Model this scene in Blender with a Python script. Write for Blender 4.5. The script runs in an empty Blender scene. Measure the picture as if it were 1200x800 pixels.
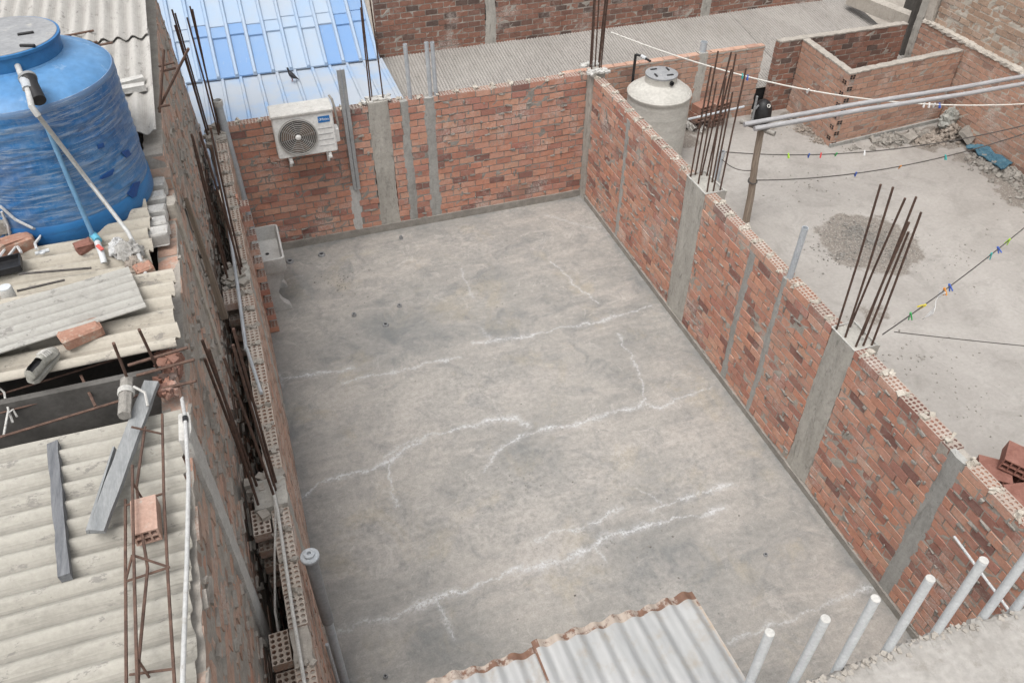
import bpy, math, random
import numpy as np
from mathutils import Vector, Matrix, noise as mnoise
R = math.radians
scene = bpy.context.scene
COL = scene.collection
random.seed(7)

# ---------------------------------------------------------------- camera
FPX, YAW, PITCH, ROLL = 966.49, 0.331096, 0.729999, 0.0052625
CAM = Vector((-4.455477, -9.782998, 6.619891))
def cam_axes():
    f = Vector((math.sin(YAW)*math.cos(PITCH), math.cos(YAW)*math.cos(PITCH), -math.sin(PITCH)))
    r = Vector((math.cos(YAW), -math.sin(YAW), 0)); u = r.cross(f)
    c, s = math.cos(ROLL), math.sin(ROLL)
    return c*r+s*u, -s*r+c*u, f
AR, AU, AF = cam_axes()
cd = bpy.data.cameras.new('camera'); cam = bpy.data.objects.new('camera', cd); COL.objects.link(cam)
cd.sensor_width = 36; cd.lens = FPX/1200*36; cd.clip_end = 2000; cd.clip_start = .05
m = Matrix.Identity(4)
for i in range(3):
    m[i][0], m[i][1], m[i][2], m[i][3] = AR[i], AU[i], -AF[i], CAM[i]
cam.matrix_world = m
scene.camera = cam
def at(px, py, x=None, y=None, z=None):
    """surveying helper: the point of a real plane seen at a photo pixel"""
    d = (px-600)/FPX*AR-(py-400)/FPX*AU+AF
    k = (x-CAM.x)/d.x if x is not None else (y-CAM.y)/d.y if y is not None else (z-CAM.z)/d.z
    return CAM+d*k

# ---------------------------------------------------------------- mesh builder
class MB:
    def __init__(s): s.v = []; s.f = []; s.c = []; s.cur = (.5, .5, .5, 1)
    def face(s, idx): s.f.append(tuple(idx)); s.c.append(s.cur)
    def add(s, vs, fs):
        b = len(s.v); s.v += [tuple(q) for q in vs]
        for f in fs: s.face([b+i for i in f])
    def hexa(s, P):   # 4 bottom ccw, 4 top
        s.add(P, [(3,2,1,0),(4,5,6,7),(0,1,5,4),(1,2,6,5),(2,3,7,6),(3,0,4,7)])
    def box(s, x0, x1, y0, y1, z0, z1, j=0):
        P = [(x0,y0,z0),(x1,y0,z0),(x1,y1,z0),(x0,y1,z0),(x0,y0,z1),(x1,y0,z1),(x1,y1,z1),(x0,y1,z1)]
        if j: P = [tuple(a+random.uniform(-j,j) for a in q) for q in P]
        s.hexa(P)
    def obox(s, c, M3, hx, hy, hz, j=0, bev=0):
        c = Vector(c)
        if bev:
            # chamfered box: three nested octagon-ish loops
            L = []
            for (zz, ins) in ((-hz, bev), (-hz+bev, 0), (hz-bev, 0), (hz, bev)):
                a, b = hx-ins, hy-ins; k = bev
                L.append([(-a+k,-b,zz),(a-k,-b,zz),(a,-b+k,zz),(a,b-k,zz),(a-k,b,zz),(-a+k,b,zz),(-a,b-k,zz),(-a,-b+k,zz)])
            vs = [c+M3@Vector(q)+Vector([random.uniform(-j,j) for _ in range(3)]) for l in L for q in l]
            fs = [tuple(reversed(range(8))), tuple(range(24, 32))]
            for l in range(3):
                for i in range(8):
                    n = (i+1) % 8; fs.append((l*8+i, l*8+n, l*8+8+n, l*8+8+i))
            s.add(vs, fs); return
        P = [(-hx,-hy,-hz),(hx,-hy,-hz),(hx,hy,-hz),(-hx,hy,-hz),(-hx,-hy,hz),(hx,-hy,hz),(hx,hy,hz),(-hx,hy,hz)]
        s.hexa([c+M3@Vector(q)+Vector([random.uniform(-j,j) for _ in range(3)]) for q in P])
    def tube(s, pts, r, n=8, caps=True, r1=None, hollow=0):
        pts = [Vector(q) for q in pts]; b = len(s.v); N = len(pts); prev = None
        for i, q in enumerate(pts):
            t = (pts[min(i+1,N-1)]-pts[max(i-1,0)]).normalized()
            if prev is None:
                a = t.orthogonal().normalized()
            else:
                a = (prev-t*prev.dot(t)).normalized()
            prev = a; bb = t.cross(a)
            rr = r if r1 is None else r+(r1-r)*i/(N-1)
            for k in range(n):
                an = 2*math.pi*k/n; s.v.append(tuple(q+(a*math.cos(an)+bb*math.sin(an))*rr))
        for i in range(N-1):
            for k in range(n):
                k2 = (k+1) % n; s.face((b+i*n+k, b+i*n+k2, b+(i+1)*n+k2, b+(i+1)*n+k))
        if caps:
            s.face([b+k for k in reversed(range(n))])
            if not hollow: s.face([b+(N-1)*n+k for k in range(n)])
        if hollow:   # open upper end with a wall thickness
            q = pts[-1]; t = (pts[-1]-pts[-2]).normalized(); a = prev; bb = t.cross(a); e = len(s.v); o = b+(N-1)*n
            for dd, rr in ((0, r-hollow), (-.08, r-hollow)):
                for k in range(n):
                    an = 2*math.pi*k/n; s.v.append(tuple(q+t*dd+(a*math.cos(an)+bb*math.sin(an))*rr))
            for k in range(n):
                k2 = (k+1) % n
                s.face((o+k, o+k2, e+k2, e+k)); s.face((e+k, e+k2, e+n+k2, e+n+k))
            s.face([e+n+k for k in range(n)])
    def lathe(s, prof, c=(0,0,0), n=32, M3=None):
        b = len(s.v); c = Vector(c)
        for (r, z) in prof:
            for k in range(n):
                an = 2*math.pi*k/n; q = Vector((r*math.cos(an), r*math.sin(an), z))
                s.v.append(tuple(c+(M3@q if M3 else q)))
        for i in range(len(prof)-1):
            for k in range(n):
                k2 = (k+1) % n; s.face((b+i*n+k, b+i*n+k2, b+(i+1)*n+k2, b+(i+1)*n+k))
        s.face([b+k for k in reversed(range(n))]); s.face([b+(len(prof)-1)*n+k for k in range(n)])
    def prism(s, poly, ax, a0, a1):   # poly in the other two axes, extruded on ax
        def p3(q, a):
            l = list(q); l.insert(ax, a); return tuple(l)
        n = len(poly); vs = [p3(q, a0) for q in poly]+[p3(q, a1) for q in poly]
        s.add(vs, [tuple(reversed(range(n))), tuple(range(n, 2*n))]+[(i, (i+1) % n, n+(i+1) % n, n+i) for i in range(n)])
    def ring(s, c, M3, R0, r, n=36, k=6):
        b = len(s.v); c = Vector(c)
        for i in range(n):
            A = 2*math.pi*i/n
            for j in range(k):
                B = 2*math.pi*j/k; rr = R0+r*math.cos(B)
                s.v.append(tuple(c+M3@Vector((rr*math.cos(A), rr*math.sin(A), r*math.sin(B)))))
        for i in range(n):
            for j in range(k):
                i2 = (i+1) % n; j2 = (j+1) % k
                s.face((b+i*k+j, b+i2*k+j, b+i2*k+j2, b+i*k+j2))
    def build(s, name, mat, parent=None, loc=None, smooth=False, calc=True, obj_prefix=None):
        org = world_loc(parent) if parent else Vector(loc) if loc is not None else Vector((0,0,0))
        me = bpy.data.meshes.new(name)
        me.from_pydata([(a-org.x, b-org.y, c-org.z) for a, b, c in s.v], [], s.f)
        if calc:
            import bmesh
            bm = bmesh.new(); bm.from_mesh(me)
            bmesh.ops.recalc_face_normals(bm, faces=bm.faces); bm.to_mesh(me); bm.free()
        ca = me.color_attributes.new('rnd', 'FLOAT_COLOR', 'CORNER')
        buf = np.empty(len(me.loops)*4, dtype=np.float32); k = 0
        for pl, c in zip(me.polygons, s.c):
            n = pl.loop_total; buf[k*4:(k+n)*4] = np.tile(c, n); k += n
        ca.data.foreach_set('color', buf)
        me.materials.append(mat)
        if smooth:
            me.polygons.foreach_set('use_smooth', [True]*len(me.polygons))
            try: me.set_sharp_from_angle(angle=R(40))
            except Exception: pass
        o = bpy.data.objects.new(name, me); COL.objects.link(o)
        if parent: o.parent = parent
        elif loc is not None: o.location = org
        return o
def world_loc(o):
    l = Vector((0,0,0))
    while o: l = l+o.location; o = o.parent
    return l
def tag(o, label, cat, group=None, kind=None):
    o['label'] = label; o['category'] = cat
    if group: o['group'] = group
    if kind: o['kind'] = kind
    return o
def thing(name, label, cat, loc, group=None):
    o = bpy.data.objects.new(name, None); COL.objects.link(o); o.location = loc; o.empty_display_size = .1
    return tag(o, label, cat, group)
def copy_tree(o, parent=None):
    c = o.copy(); COL.objects.link(c)
    if parent: c.parent = parent
    for ch in [q for q in COL.objects if q.parent == o]: copy_tree(ch, c)
    return c
def structure(o): o['kind'] = 'structure'; return o
def rotz(a): return Matrix.Rotation(a, 3, 'Z')
I3 = Matrix.Identity(3)

# ---------------------------------------------------------------- materials
class NT:
    def __init__(s, name):
        s.m = bpy.data.materials.new(name); s.m.use_nodes = True; s.t = s.m.node_tree; s.t.nodes.clear()
        s.out = s.n('ShaderNodeOutputMaterial'); s.b = s.n('ShaderNodeBsdfPrincipled'); s.t.links.new(s.b.outputs[0], s.out.inputs[0])
        s.b.inputs['Specular IOR Level'].default_value = .3
        s.tc = s.n('ShaderNodeTexCoord').outputs['Object']
    def n(s, k, **kw):
        q = s.t.nodes.new(k)
        for a, v in kw.items(): setattr(q, a, v)
        return q
    def l(s, a, b): s.t.links.new(a, b)
    def val(s, sock, v):
        if hasattr(v, 'is_output'): s.l(v, sock)
        else: sock.default_value = v
    def mapv(s, sc, src=None):
        q = s.n('ShaderNodeMapping'); q.inputs['Scale'].default_value = sc; s.l(src or s.tc, q.inputs['Vector']); return q.outputs[0]
    def noise(s, scale, detail=6, rough=.6, dist=0, vec=None):
        q = s.n('ShaderNodeTexNoise'); q.inputs['Scale'].default_value = scale; q.inputs['Detail'].default_value = detail
        q.inputs['Roughness'].default_value = rough; q.inputs['Distortion'].default_value = dist; s.l(vec or s.tc, q.inputs['Vector']); return q.outputs['Fac']
    def ramp(s, fac, stops, interp='LINEAR'):
        q = s.n('ShaderNodeValToRGB'); s.l(fac, q.inputs[0]); e = q.color_ramp.elements; q.color_ramp.interpolation = interp
        while len(e) < len(stops): e.new(.5)
        for i, (p, c) in enumerate(stops):
            e[i].position = p; e[i].color = (c, c, c, 1) if not hasattr(c, '__len__') else tuple(c)+(1,)
        return q.outputs[0]
    def mix(s, f, a, b, mode='MIX'):
        q = s.n('ShaderNodeMix', data_type='RGBA', blend_type=mode)
        for sock, v in ((q.inputs[0], f), (q.inputs[6], a), (q.inputs[7], b)):
            if isinstance(v, (tuple, list)): v = tuple(v)+(1,) if len(v) == 3 else v
            s.val(sock, v)
        return q.outputs[2]
    def math(s, op, a, b=0.0, clamp=False):
        q = s.n('ShaderNodeMath', operation=op, use_clamp=clamp); s.val(q.inputs[0], a); s.val(q.inputs[1], b); return q.outputs[0]
    def attr(s, name='rnd'):
        q = s.n('ShaderNodeAttribute', attribute_name=name); sp = s.n('ShaderNodeSeparateColor'); s.l(q.outputs['Color'], sp.inputs[0]); return sp.outputs
    def bump(s, h, st=.3, d=.01):
        q = s.n('ShaderNodeBump'); q.inputs['Strength'].default_value = st; q.inputs['Distance'].default_value = d; s.l(h, q.inputs['Height']); s.l(q.outputs[0], s.b.inputs['Normal'])
    def fin(s, col, rough=.85, metal=0.0):
        s.val(s.b.inputs['Base Color'], tuple(col)+(1,) if isinstance(col, (tuple, list)) else col)
        s.val(s.b.inputs['Roughness'], rough); s.val(s.b.inputs['Metallic'], metal); return s.m
def simple(name, c1, c2, scale=8, rough=.8, bump=.25, bscale=None, metal=0., spots=None, stretch=None):
    t = NT(name); vec = t.mapv(stretch) if stretch else None
    a = t.noise(scale, vec=vec); b = t.noise(scale*7, 4, vec=vec)
    col = t.mix(t.ramp(a, [(.3, 0.), (.7, 1.)]), c1, c2)
    col = t.mix(.45, col, t.ramp(b, [(.25, .55), (.75, 1.25)]), 'MULTIPLY')
    if spots:
        col = t.mix(t.ramp(t.noise(scale*2.3, 8, .7), [(spots[1], 0.), (spots[1]+.1, 1.)]), col, spots[0])
    t.bump(t.noise(bscale or scale*9, 5), bump, .006)
    return t.fin(col, rough, metal)

def brick_mat(name, pal, mortar, salt=.62, smear=.61, smear_s=19, dirt=(.20,.165,.145), dirt_t=.69):
    t = NT(name); r, g, b = t.attr()
    k = len(pal); col = t.ramp(r, [((i+.5)/k, c) for i, c in enumerate(pal)])
    n1 = t.noise(14, 8, .7); n2 = t.noise(55, 5, .7)
    col = t.mix(.55, col, t.ramp(n1, [(.25, .78), (.5, 1.14), (.78, 1.5)]), 'MULTIPLY')
    col = t.mix(.45, col, t.ramp(n2, [(.3, .7), (.7, 1.3)]), 'MULTIPLY')
    # mortar dragged across the faces, more on some bricks than on others
    sm = t.math('ADD', t.noise(smear_s, 10, .78, .9), t.math('MULTIPLY', t.math('SUBTRACT', g, .5), .18))
    col = t.mix(t.ramp(sm, [(smear-.04, 0.), (smear+.06, .8)]), col, t.mix(n2, tuple(q*.75 for q in mortar), mortar))
    film = t.math('MULTIPLY', t.ramp(t.noise(3.1, 9, .75, .5), [(.34, .04), (.66, .5)]), t.ramp(n2, [(.3, .6), (.65, 1.)]))
    col = t.mix(t.math('MULTIPLY', film, .5), col, tuple(q*1.02 for q in mortar))
    big = t.noise(1.1, 5, .6)
    col = t.mix(t.math('MULTIPLY', t.ramp(big, [(dirt_t-.08, 0.), (dirt_t+.1, .7)]), t.ramp(n1, [(.3, .3), (.6, 1.)])), col, dirt)
    sa = t.math('MULTIPLY', t.ramp(t.noise(1.9, 6, .65), [(salt-.09, 0.), (salt+.05, 1.)]), t.ramp(n2, [(.38, 0.), (.6, .75)]))
    col = t.mix(sa, col, (.55, .5, .46))
    t.bump(t.math('ADD', t.math('MULTIPLY', n1, .7), t.math('MULTIPLY', n2, .5)), .65, .012)
    return t.fin(col, .92)
PAL_RED = [(0.200,0.092,0.076),(0.357,0.160,0.119),(0.473,0.218,0.147),(0.441,0.209,0.147),(0.514,0.262,0.180),(0.420,0.194,0.142),(0.525,0.301,0.222),(0.452,0.223,0.156),(0.493,0.247,0.170),(0.462,0.242,0.180),(0.378,0.165,0.128),(0.483,0.228,0.151),(0.315,0.136,0.104),(0.504,0.276,0.193)]
PAL_BROWN = [(.08,.05,.042),(.18,.083,.058),(.235,.11,.075),(.205,.095,.066),(.27,.13,.09),(.16,.075,.055)]
PAL_TAN = [(.27,.18,.135),(.32,.22,.16),(.36,.25,.185),(.30,.20,.145),(.39,.28,.21),(.34,.22,.16)]
PAL_GREY = [(.28,.19,.15),(.40,.25,.185),(.44,.29,.225),(.39,.26,.20),(.46,.33,.265),(.43,.24,.175)]
MORTAR = (.36,.325,.285)
m_brick = brick_mat('red_brick', PAL_RED, MORTAR)
m_brick_back = brick_mat('red_brick_back', PAL_RED, (.34,.305,.27), smear=.62, dirt_t=.68)
m_brick_brown = brick_mat('brown_brick', PAL_BROWN, (.33,.29,.26), smear=.80)
m_brick_terr = brick_mat('terrace_brick', [tuple(.45*a+.55*b for a, b in zip(p, q)) for p, q in zip(PAL_RED, PAL_TAN+PAL_TAN)], (.36,.32,.285), smear=.66)
m_brick_tan = brick_mat('tan_brick', PAL_TAN, (.38,.34,.285), smear=.71)
m_brick_grey = brick_mat('weathered_brick', PAL_GREY, (.46,.415,.36), smear=.60, smear_s=17, salt=.6)
m_mortar = simple('mortar', (.30,.275,.245), (.42,.385,.34), 9, .95, .8, 45)
m_mortar_pale = simple('pale_mortar', (.38,.345,.295), (.52,.475,.415), 11, .95, .8, 50)
m_mortar_dark = simple('grey_mortar', (.22,.205,.185), (.33,.31,.28), 9, .95, .8, 45)
def concrete_mat(name, c1, c2, dark, stretch=None):
    t = NT(name); vec = t.mapv(stretch) if stretch else None
    a = t.noise(2.2, 9, .68, .5, vec=vec); b = t.noise(28, 6, .7); d = t.noise(6, 8, .7, 1, vec=vec)
    col = t.mix(t.ramp(a, [(.32, 0.), (.68, 1.)]), c1, c2)
    col = t.mix(t.ramp(d, [(.54, 0.), (.68, .7)]), col, dark)
    col = t.mix(.4, col, t.ramp(b, [(.3, .6), (.7, 1.2)]), 'MULTIPLY')
    pit = t.ramp(t.noise(75, 3, .5), [(.66, 0.), (.72, 1.)])
    col = t.mix(t.math('MULTIPLY', pit, .6), col, (.08,.075,.07))
    t.bump(t.math('SUBTRACT', t.math('ADD', b, d), t.math('MULTIPLY', pit, .8)), .5, .01)
    return t.fin(col, .9)
m_column = concrete_mat('column_concrete', (.33,.315,.285), (.46,.44,.40), (.18,.175,.16), (3,3,.8))
m_chase = concrete_mat('trowelled_mortar', (.27,.265,.25), (.39,.385,.365), (.20,.195,.18), (2,2,.7))
m_ledge = concrete_mat('rough_concrete', (.36,.33,.29), (.47,.43,.38), (.24,.215,.185))
m_rebar = simple('rusty_rebar', (.055,.036,.03), (.13,.078,.058), 30, .85, .5, 220)
m_rust = simple('rust', (.085,.055,.045), (.17,.105,.08), 25, .9, .6, 160)
m_pvc = simple('grey_pvc', (.36,.39,.42), (.48,.50,.52), 7, .45, .08, 60, spots=((.27,.25,.22), .62))
m_pvc_white = simple('white_pvc', (.49,.51,.525), (.58,.595,.60), 9, .42, .08, 60, spots=((.37,.345,.31), .60))
m_pvc_dark = simple('dark_pvc', (.20,.207,.213), (.29,.295,.30), 6, .5, .1, 60)
m_galv = simple('galvanised_steel', (.33,.345,.355), (.47,.48,.49), 9, .45, .1, 80, metal=.5)
m_white_paint = simple('white_enamel', (.70,.70,.68), (.80,.80,.78), 5, .45, .04, 60, spots=((.52,.47,.40), .66))
m_dirty_white = simple('chalky_white', (.42,.41,.39), (.56,.55,.52), 14, .9, .5, 70, spots=((.33,.30,.27), .58))
m_black = simple('black_plastic', (.012,.012,.013), (.03,.03,.032), 8, .45, .1, 60)
m_grey_plastic = simple('grey_plastic', (.23,.235,.245), (.33,.335,.34), 5, .6, .15, 80, spots=((.42,.40,.37), .6))
m_wood = simple('weathered_wood', (.20,.19,.175), (.34,.32,.29), 4, .9, .7, 30, stretch=(9,9,.8))
m_wood_tan = simple('tan_pole_wood', (.17,.135,.105), (.33,.27,.215), 5, .9, .7, 30, stretch=(9,9,.8))
m_timber_dark = simple('dark_timber', (.10,.105,.115), (.21,.215,.225), 5, .9, .7, 30, stretch=(8,.8,8))
m_plank = simple('grey_plank', (.20,.21,.215), (.32,.325,.325), 4, .85, .5, 30, stretch=(6,1,6))
m_void = simple('interior_shade', (.07,.065,.06), (.12,.11,.10), 4, .95, .3)  # shade inside the openings, put into the base colour
m_tile = simple('white_tile', (.60,.60,.59), (.70,.70,.69), 5, .4, .05)
m_rope = simple('white_rope', (.62,.60,.55), (.76,.74,.70), 30, .9, .3)
m_wire = simple('dark_wire', (.05,.045,.042), (.10,.09,.085), 20, .7, .2)
m_sack = simple('grey_sack', (.22,.225,.21), (.36,.36,.33), 9, .85, .5, 60)
m_film = simple('dusty_plastic_film', (.42,.42,.42), (.62,.62,.61), 12, .5, .5, 60)
m_cloth = simple('dirty_rag', (.26,.25,.235), (.42,.41,.39), 12, .9, .6, 60)
m_tarp = simple('blue_tarp', (.03,.085,.13), (.07,.16,.21), 9, .6, .4, 40, spots=((.2,.22,.22), .6))
m_rubble = simple('rubble_earth', (.20,.165,.135), (.36,.32,.28), 8, .95, .9, 60)
m_stone = simple('broken_concrete', (.20,.185,.165), (.34,.32,.29), 10, .95, .8, 50)
m_brick_solid = simple('fired_clay', (.30,.16,.115), (.40,.235,.175), 10, .92, .6, 60, spots=((.38,.31,.255), .54))
m_clay_red = simple('new_red_clay', (.19,.085,.065), (.29,.145,.115), 8, .9, .3, 60)
m_feather = simple('dark_feather', (.015,.016,.02), (.05,.052,.06), 30, .6, .3)
def flat(name, c, rough=.5):
    t = NT(name); n = t.noise(20, 3)
    return t.fin(t.mix(.25, c, t.ramp(n, [(.3, .7), (.7, 1.2)]), 'MULTIPLY'), rough)

# fibre cement sheets
def fibre(name, c1, c2, dirt, along):
    t = NT(name); st = (1.2, 9, 4) if along == 'x' else (9, 1.2, 4)
    vec = t.mapv(st)
    a = t.noise(.9, 8, .65); b = t.noise(2.2, 8, .7, .3, vec=vec); c = t.noise(40, 5, .7)
    col = t.mix(t.ramp(a, [(.3, 0.), (.7, 1.)]), c1, c2)
    col = t.mix(t.ramp(b, [(.52, 0.), (.72, .75)]), col, dirt)
    col = t.mix(.35, col, t.ramp(c, [(.3, .65), (.7, 1.2)]), 'MULTIPLY')
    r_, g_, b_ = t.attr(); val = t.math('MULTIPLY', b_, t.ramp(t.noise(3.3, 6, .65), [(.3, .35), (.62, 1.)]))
    col = t.mix(t.math('MULTIPLY', val, .62), col, tuple(q*.62 for q in dirt))  # valleys darkened: settled dirt, and shading between the ridges painted in
    sp = t.ramp(t.noise(5.5, 9, .75, vec=t.mapv((1.6,3,3) if along == 'x' else (3,1.6,3))), [(.585, 0.), (.615, .65)])
    col = t.mix(sp, col, (.17,.16,.15))
    lich = t.ramp(t.noise(16, 8, .8), [(.61, 0.), (.66, .6)]); col = t.mix(lich, col, (.21,.20,.18))
    t.bump(t.math('ADD', c, b), .3, .006)
    return t.fin(col, .88)
m_fibre_near = fibre('fibre_cement_cream', (.335,.318,.28), (.415,.396,.352), (.235,.222,.195), 'x')
m_fibre_mid = fibre('fibre_cement_tan', (.385,.352,.295), (.465,.43,.37), (.29,.262,.222), 'x')
m_fibre_grey = fibre('fibre_cement_grey', (.34,.33,.305), (.41,.40,.37), (.26,.25,.23), 'x')
m_fibre_far = fibre('fibre_cement_far', (.37,.355,.33), (.45,.435,.41), (.29,.275,.255), 'y')
m_fibre_back = fibre('fibre_cement_back', (.28,.262,.243), (.36,.342,.32), (.20,.185,.17), 'y')

def zinc_mat():
    t = NT('zinc_sheet'); r, g, b = t.attr()
    n = t.noise(9, 8, .7); n2 = t.noise(35, 5)
    col = t.mix(t.ramp(t.noise(2, 7, .6, vec=t.mapv((6,1,1))), [(.3, 0.), (.7, 1.)]), (.30,.305,.305), (.46,.458,.45))
    col = t.mix(t.ramp(n, [(.52, 0.), (.70, .75)]), col, (.34,.30,.25))
    rust = t.math('ADD', r, t.math('MULTIPLY', t.math('SUBTRACT', n, .5), 1.3))
    rm = t.ramp(rust, [(.70, 0.), (.80, 1.)])
    col = t.mix(rm, col, t.mix(n2, (.09,.05,.035), (.23,.13,.09)))
    halo = t.ramp(rust, [(.38, 0.), (.62, .6)])
    col = t.mix(t.math('MULTIPLY', halo, t.math('SUBTRACT', 1., rm)), col, (.42,.31,.22))
    t.bump(n2, .2, .004)
    t.fin(col, .55, t.math('MULTIPLY', t.math('SUBTRACT', 1., rm), .25)); return t.m
m_zinc = zinc_mat()

def blue_roof_mat(upper):
    t = NT('blue_roof_sheet_'+('steep' if upper else 'flat')); r, g, b = t.attr()
    n = t.noise(1.6, 8, .65, .4); n2 = t.noise(9, 8, .7, .5, vec=t.mapv((3,1,1)))
    if upper:
        base = t.ramp(r, [(0., (.34,.43,.54)), (.45, (.28,.385,.53)), (.6, (.22,.345,.53)), (.85, (.175,.305,.52)), (1., (.15,.28,.51))])
        chalk = t.math('MULTIPLY', t.ramp(n, [(.40, .08), (.64, .6)]), t.math('SUBTRACT', 1.15, r, True))
    else:
        base = t.ramp(r, [(0., (.31,.39,.50)), (1., (.24,.37,.56))]); chalk = t.ramp(n, [(.36, 0.), (.55, .85)])
    col = t.mix(chalk, base, (.38,.405,.435))
    col = t.mix(t.ramp(n2, [(.6, 0.), (.75, .5)]), col, (.44,.45,.46))
    t.bump(n2, .12, .005)
    return t.fin(col, .5)
m_blue_up, m_blue_flat = blue_roof_mat(True), blue_roof_mat(False)

def blue_tank_mat():
    t = NT('blue_tank_plastic')
    sep = t.n('ShaderNodeSeparateXYZ'); t.l(t.tc, sep.inputs[0])
    # object space bent slightly so that the film's creases run at a slant round the wall
    st = t.noise(2.2, 10, .78, .5, vec=t.mapv((1,1,7)))
    st2 = t.noise(3.1, 10, .8, .35, vec=t.mapv((1,1,19)))
    st3 = t.noise(7, 8, .8, .6, vec=t.mapv((1.4,1.4,.9)))
    pat = t.noise(2.0, 6, .6)
    base = t.mix(t.ramp(pat, [(.35, 0.), (.65, 1.)]), (.017,.10,.28), (.033,.175,.40))
    dark = t.ramp(t.noise(3.2, 8, .75, .6, vec=t.mapv((1,1,5))), [(.57, 0.), (.68, .75)])
    col = t.mix(dark, base, (.035,.05,.085))
    haze = t.ramp(st3, [(.40, .0), (.72, .34)])
    lines = t.math('MAXIMUM', t.ramp(st, [(.53, 0.), (.60, .45), (.64, .1)]), t.ramp(st2, [(.54, 0.), (.575, .75), (.61, .05), (.66, .6)]))
    dust = t.math('MAXIMUM', haze, lines)
    band = t.ramp(sep.outputs['Z'], [(.150, 0.), (.165, 1.)])   # the foot of the tank is not wrapped
    geo = t.n('ShaderNodeNewGeometry'); pt = t.ramp(geo.outputs['Pointiness'], [(.51, 0.), (.58, .35)])
    col = t.mix(t.math('MULTIPLY', t.math('MAXIMUM', dust, pt), band), col, (.45,.485,.51))
    t.bump(t.math('ADD', st, st2), .35, .012)
    return t.fin(col, .38)
m_tank_body = blue_tank_mat()
m_tank_blue = simple('blue_plastic', (.02,.115,.30), (.045,.185,.40), 3, .42, .1, 50, spots=((.16,.27,.42), .62))
m_tank_dome = simple('faded_blue_plastic', (.07,.21,.43), (.13,.28,.49), 2.5, .45, .12, 50, spots=((.28,.40,.54), .58))
m_tank_cream = simple('cream_plastic', (.43,.415,.38), (.52,.505,.465), 3, .6, .1, 40, spots=((.36,.34,.30), .62), stretch=(1,1,2))

# floor with efflorescence along its cracks
def floor_mat():
    t = NT('floor_screed'); r, g, b = t.attr('marks')
    a = t.noise(.75, 9, .66, .7); d = t.noise(2.6, 10, .72, 1.0); f = t.noise(17, 8, .72); h = t.noise(70, 4, .6)
    sw = t.noise(1.5, 8, .68, 1.2, vec=t.mapv((.55,1.6,1)))
    col = t.mix(t.ramp(a, [(.36, 0.), (.64, 1.)]), (.242,.236,.222), (.352,.333,.305))
    col = t.mix(t.ramp(sw, [(.46, 0.), (.66, .8)]), col, (.385,.358,.328))
    col = t.mix(t.ramp(d, [(.49, 0.), (.66, .65)]), col, (.19,.193,.19))
    col = t.mix(t.ramp(t.noise(1.3, 8, .68, .5, vec=t.mapv((1,1,7))), [(.55, 0.), (.66, .5)]), col, (.36,.32,.25))
    tr = t.noise(2.0, 9, .72, .4, vec=t.mapv((.5,3.2,1)))      # trowel and water marks across the room
    col = t.mix(t.ramp(tr, [(.54, 0.), (.68, .35)]), col, (.40,.378,.35))
    col = t.mix(t.ramp(tr, [(.34, .28), (.46, 0.)]), col, (.22,.218,.21))
    col = t.mix(.55, col, t.ramp(f, [(.28, .66), (.72, 1.28)]), 'MULTIPLY')
    col = t.mix(.4, col, t.ramp(h, [(.3, .68), (.7, 1.25)]), 'MULTIPLY')
    scuff = t.ramp(t.noise(3.4, 10, .8, 1.6), [(.57, 0.), (.62, .5), (.66, .1)]); col = t.mix(scuff, col, (.46,.435,.405))
    dk = t.ramp(t.noise(5.2, 10, .82, 1.0), [(.59, 0.), (.66, .6)]); col = t.mix(dk, col, (.16,.16,.155))
    stain_shade = t.math('MULTIPLY', g, t.ramp(d, [(.3, .45), (.62, 1.)]))  # floor stains together with the shade painted at the wall foot
    col = t.mix(t.math('MULTIPLY', stain_shade, .85), col, (.135,.147,.152))
    lite = t.math('MULTIPLY', b, t.ramp(f, [(.38, 0.), (.6, 1.)]))
    col = t.mix(t.math('MULTIPLY', lite, .6), col, (.48,.45,.42))
    chip = t.noise(38, 6, .75)
    cr = t.math('MULTIPLY', r, t.ramp(chip, [(.40, .0), (.56, 1.)]))
    cr = t.math('MULTIPLY', cr, t.ramp(t.noise(4.5, 7, .7), [(.33, .4), (.55, 1.)]))
    col = t.mix(t.math('MULTIPLY', cr, .95, True), col, (.55,.56,.57))
    sp = t.ramp(t.noise(55, 2, .4), [(.735, 0.), (.76, 1.)])
    col = t.mix(t.math('MULTIPLY', sp, .5), col, (.10,.095,.09))
    t.bump(t.math('ADD', f, t.math('MULTIPLY', h, .5)), .25, .006)
    return t.fin(col, t.ramp(d, [(.3, .62), (.7, .85)]))
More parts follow.
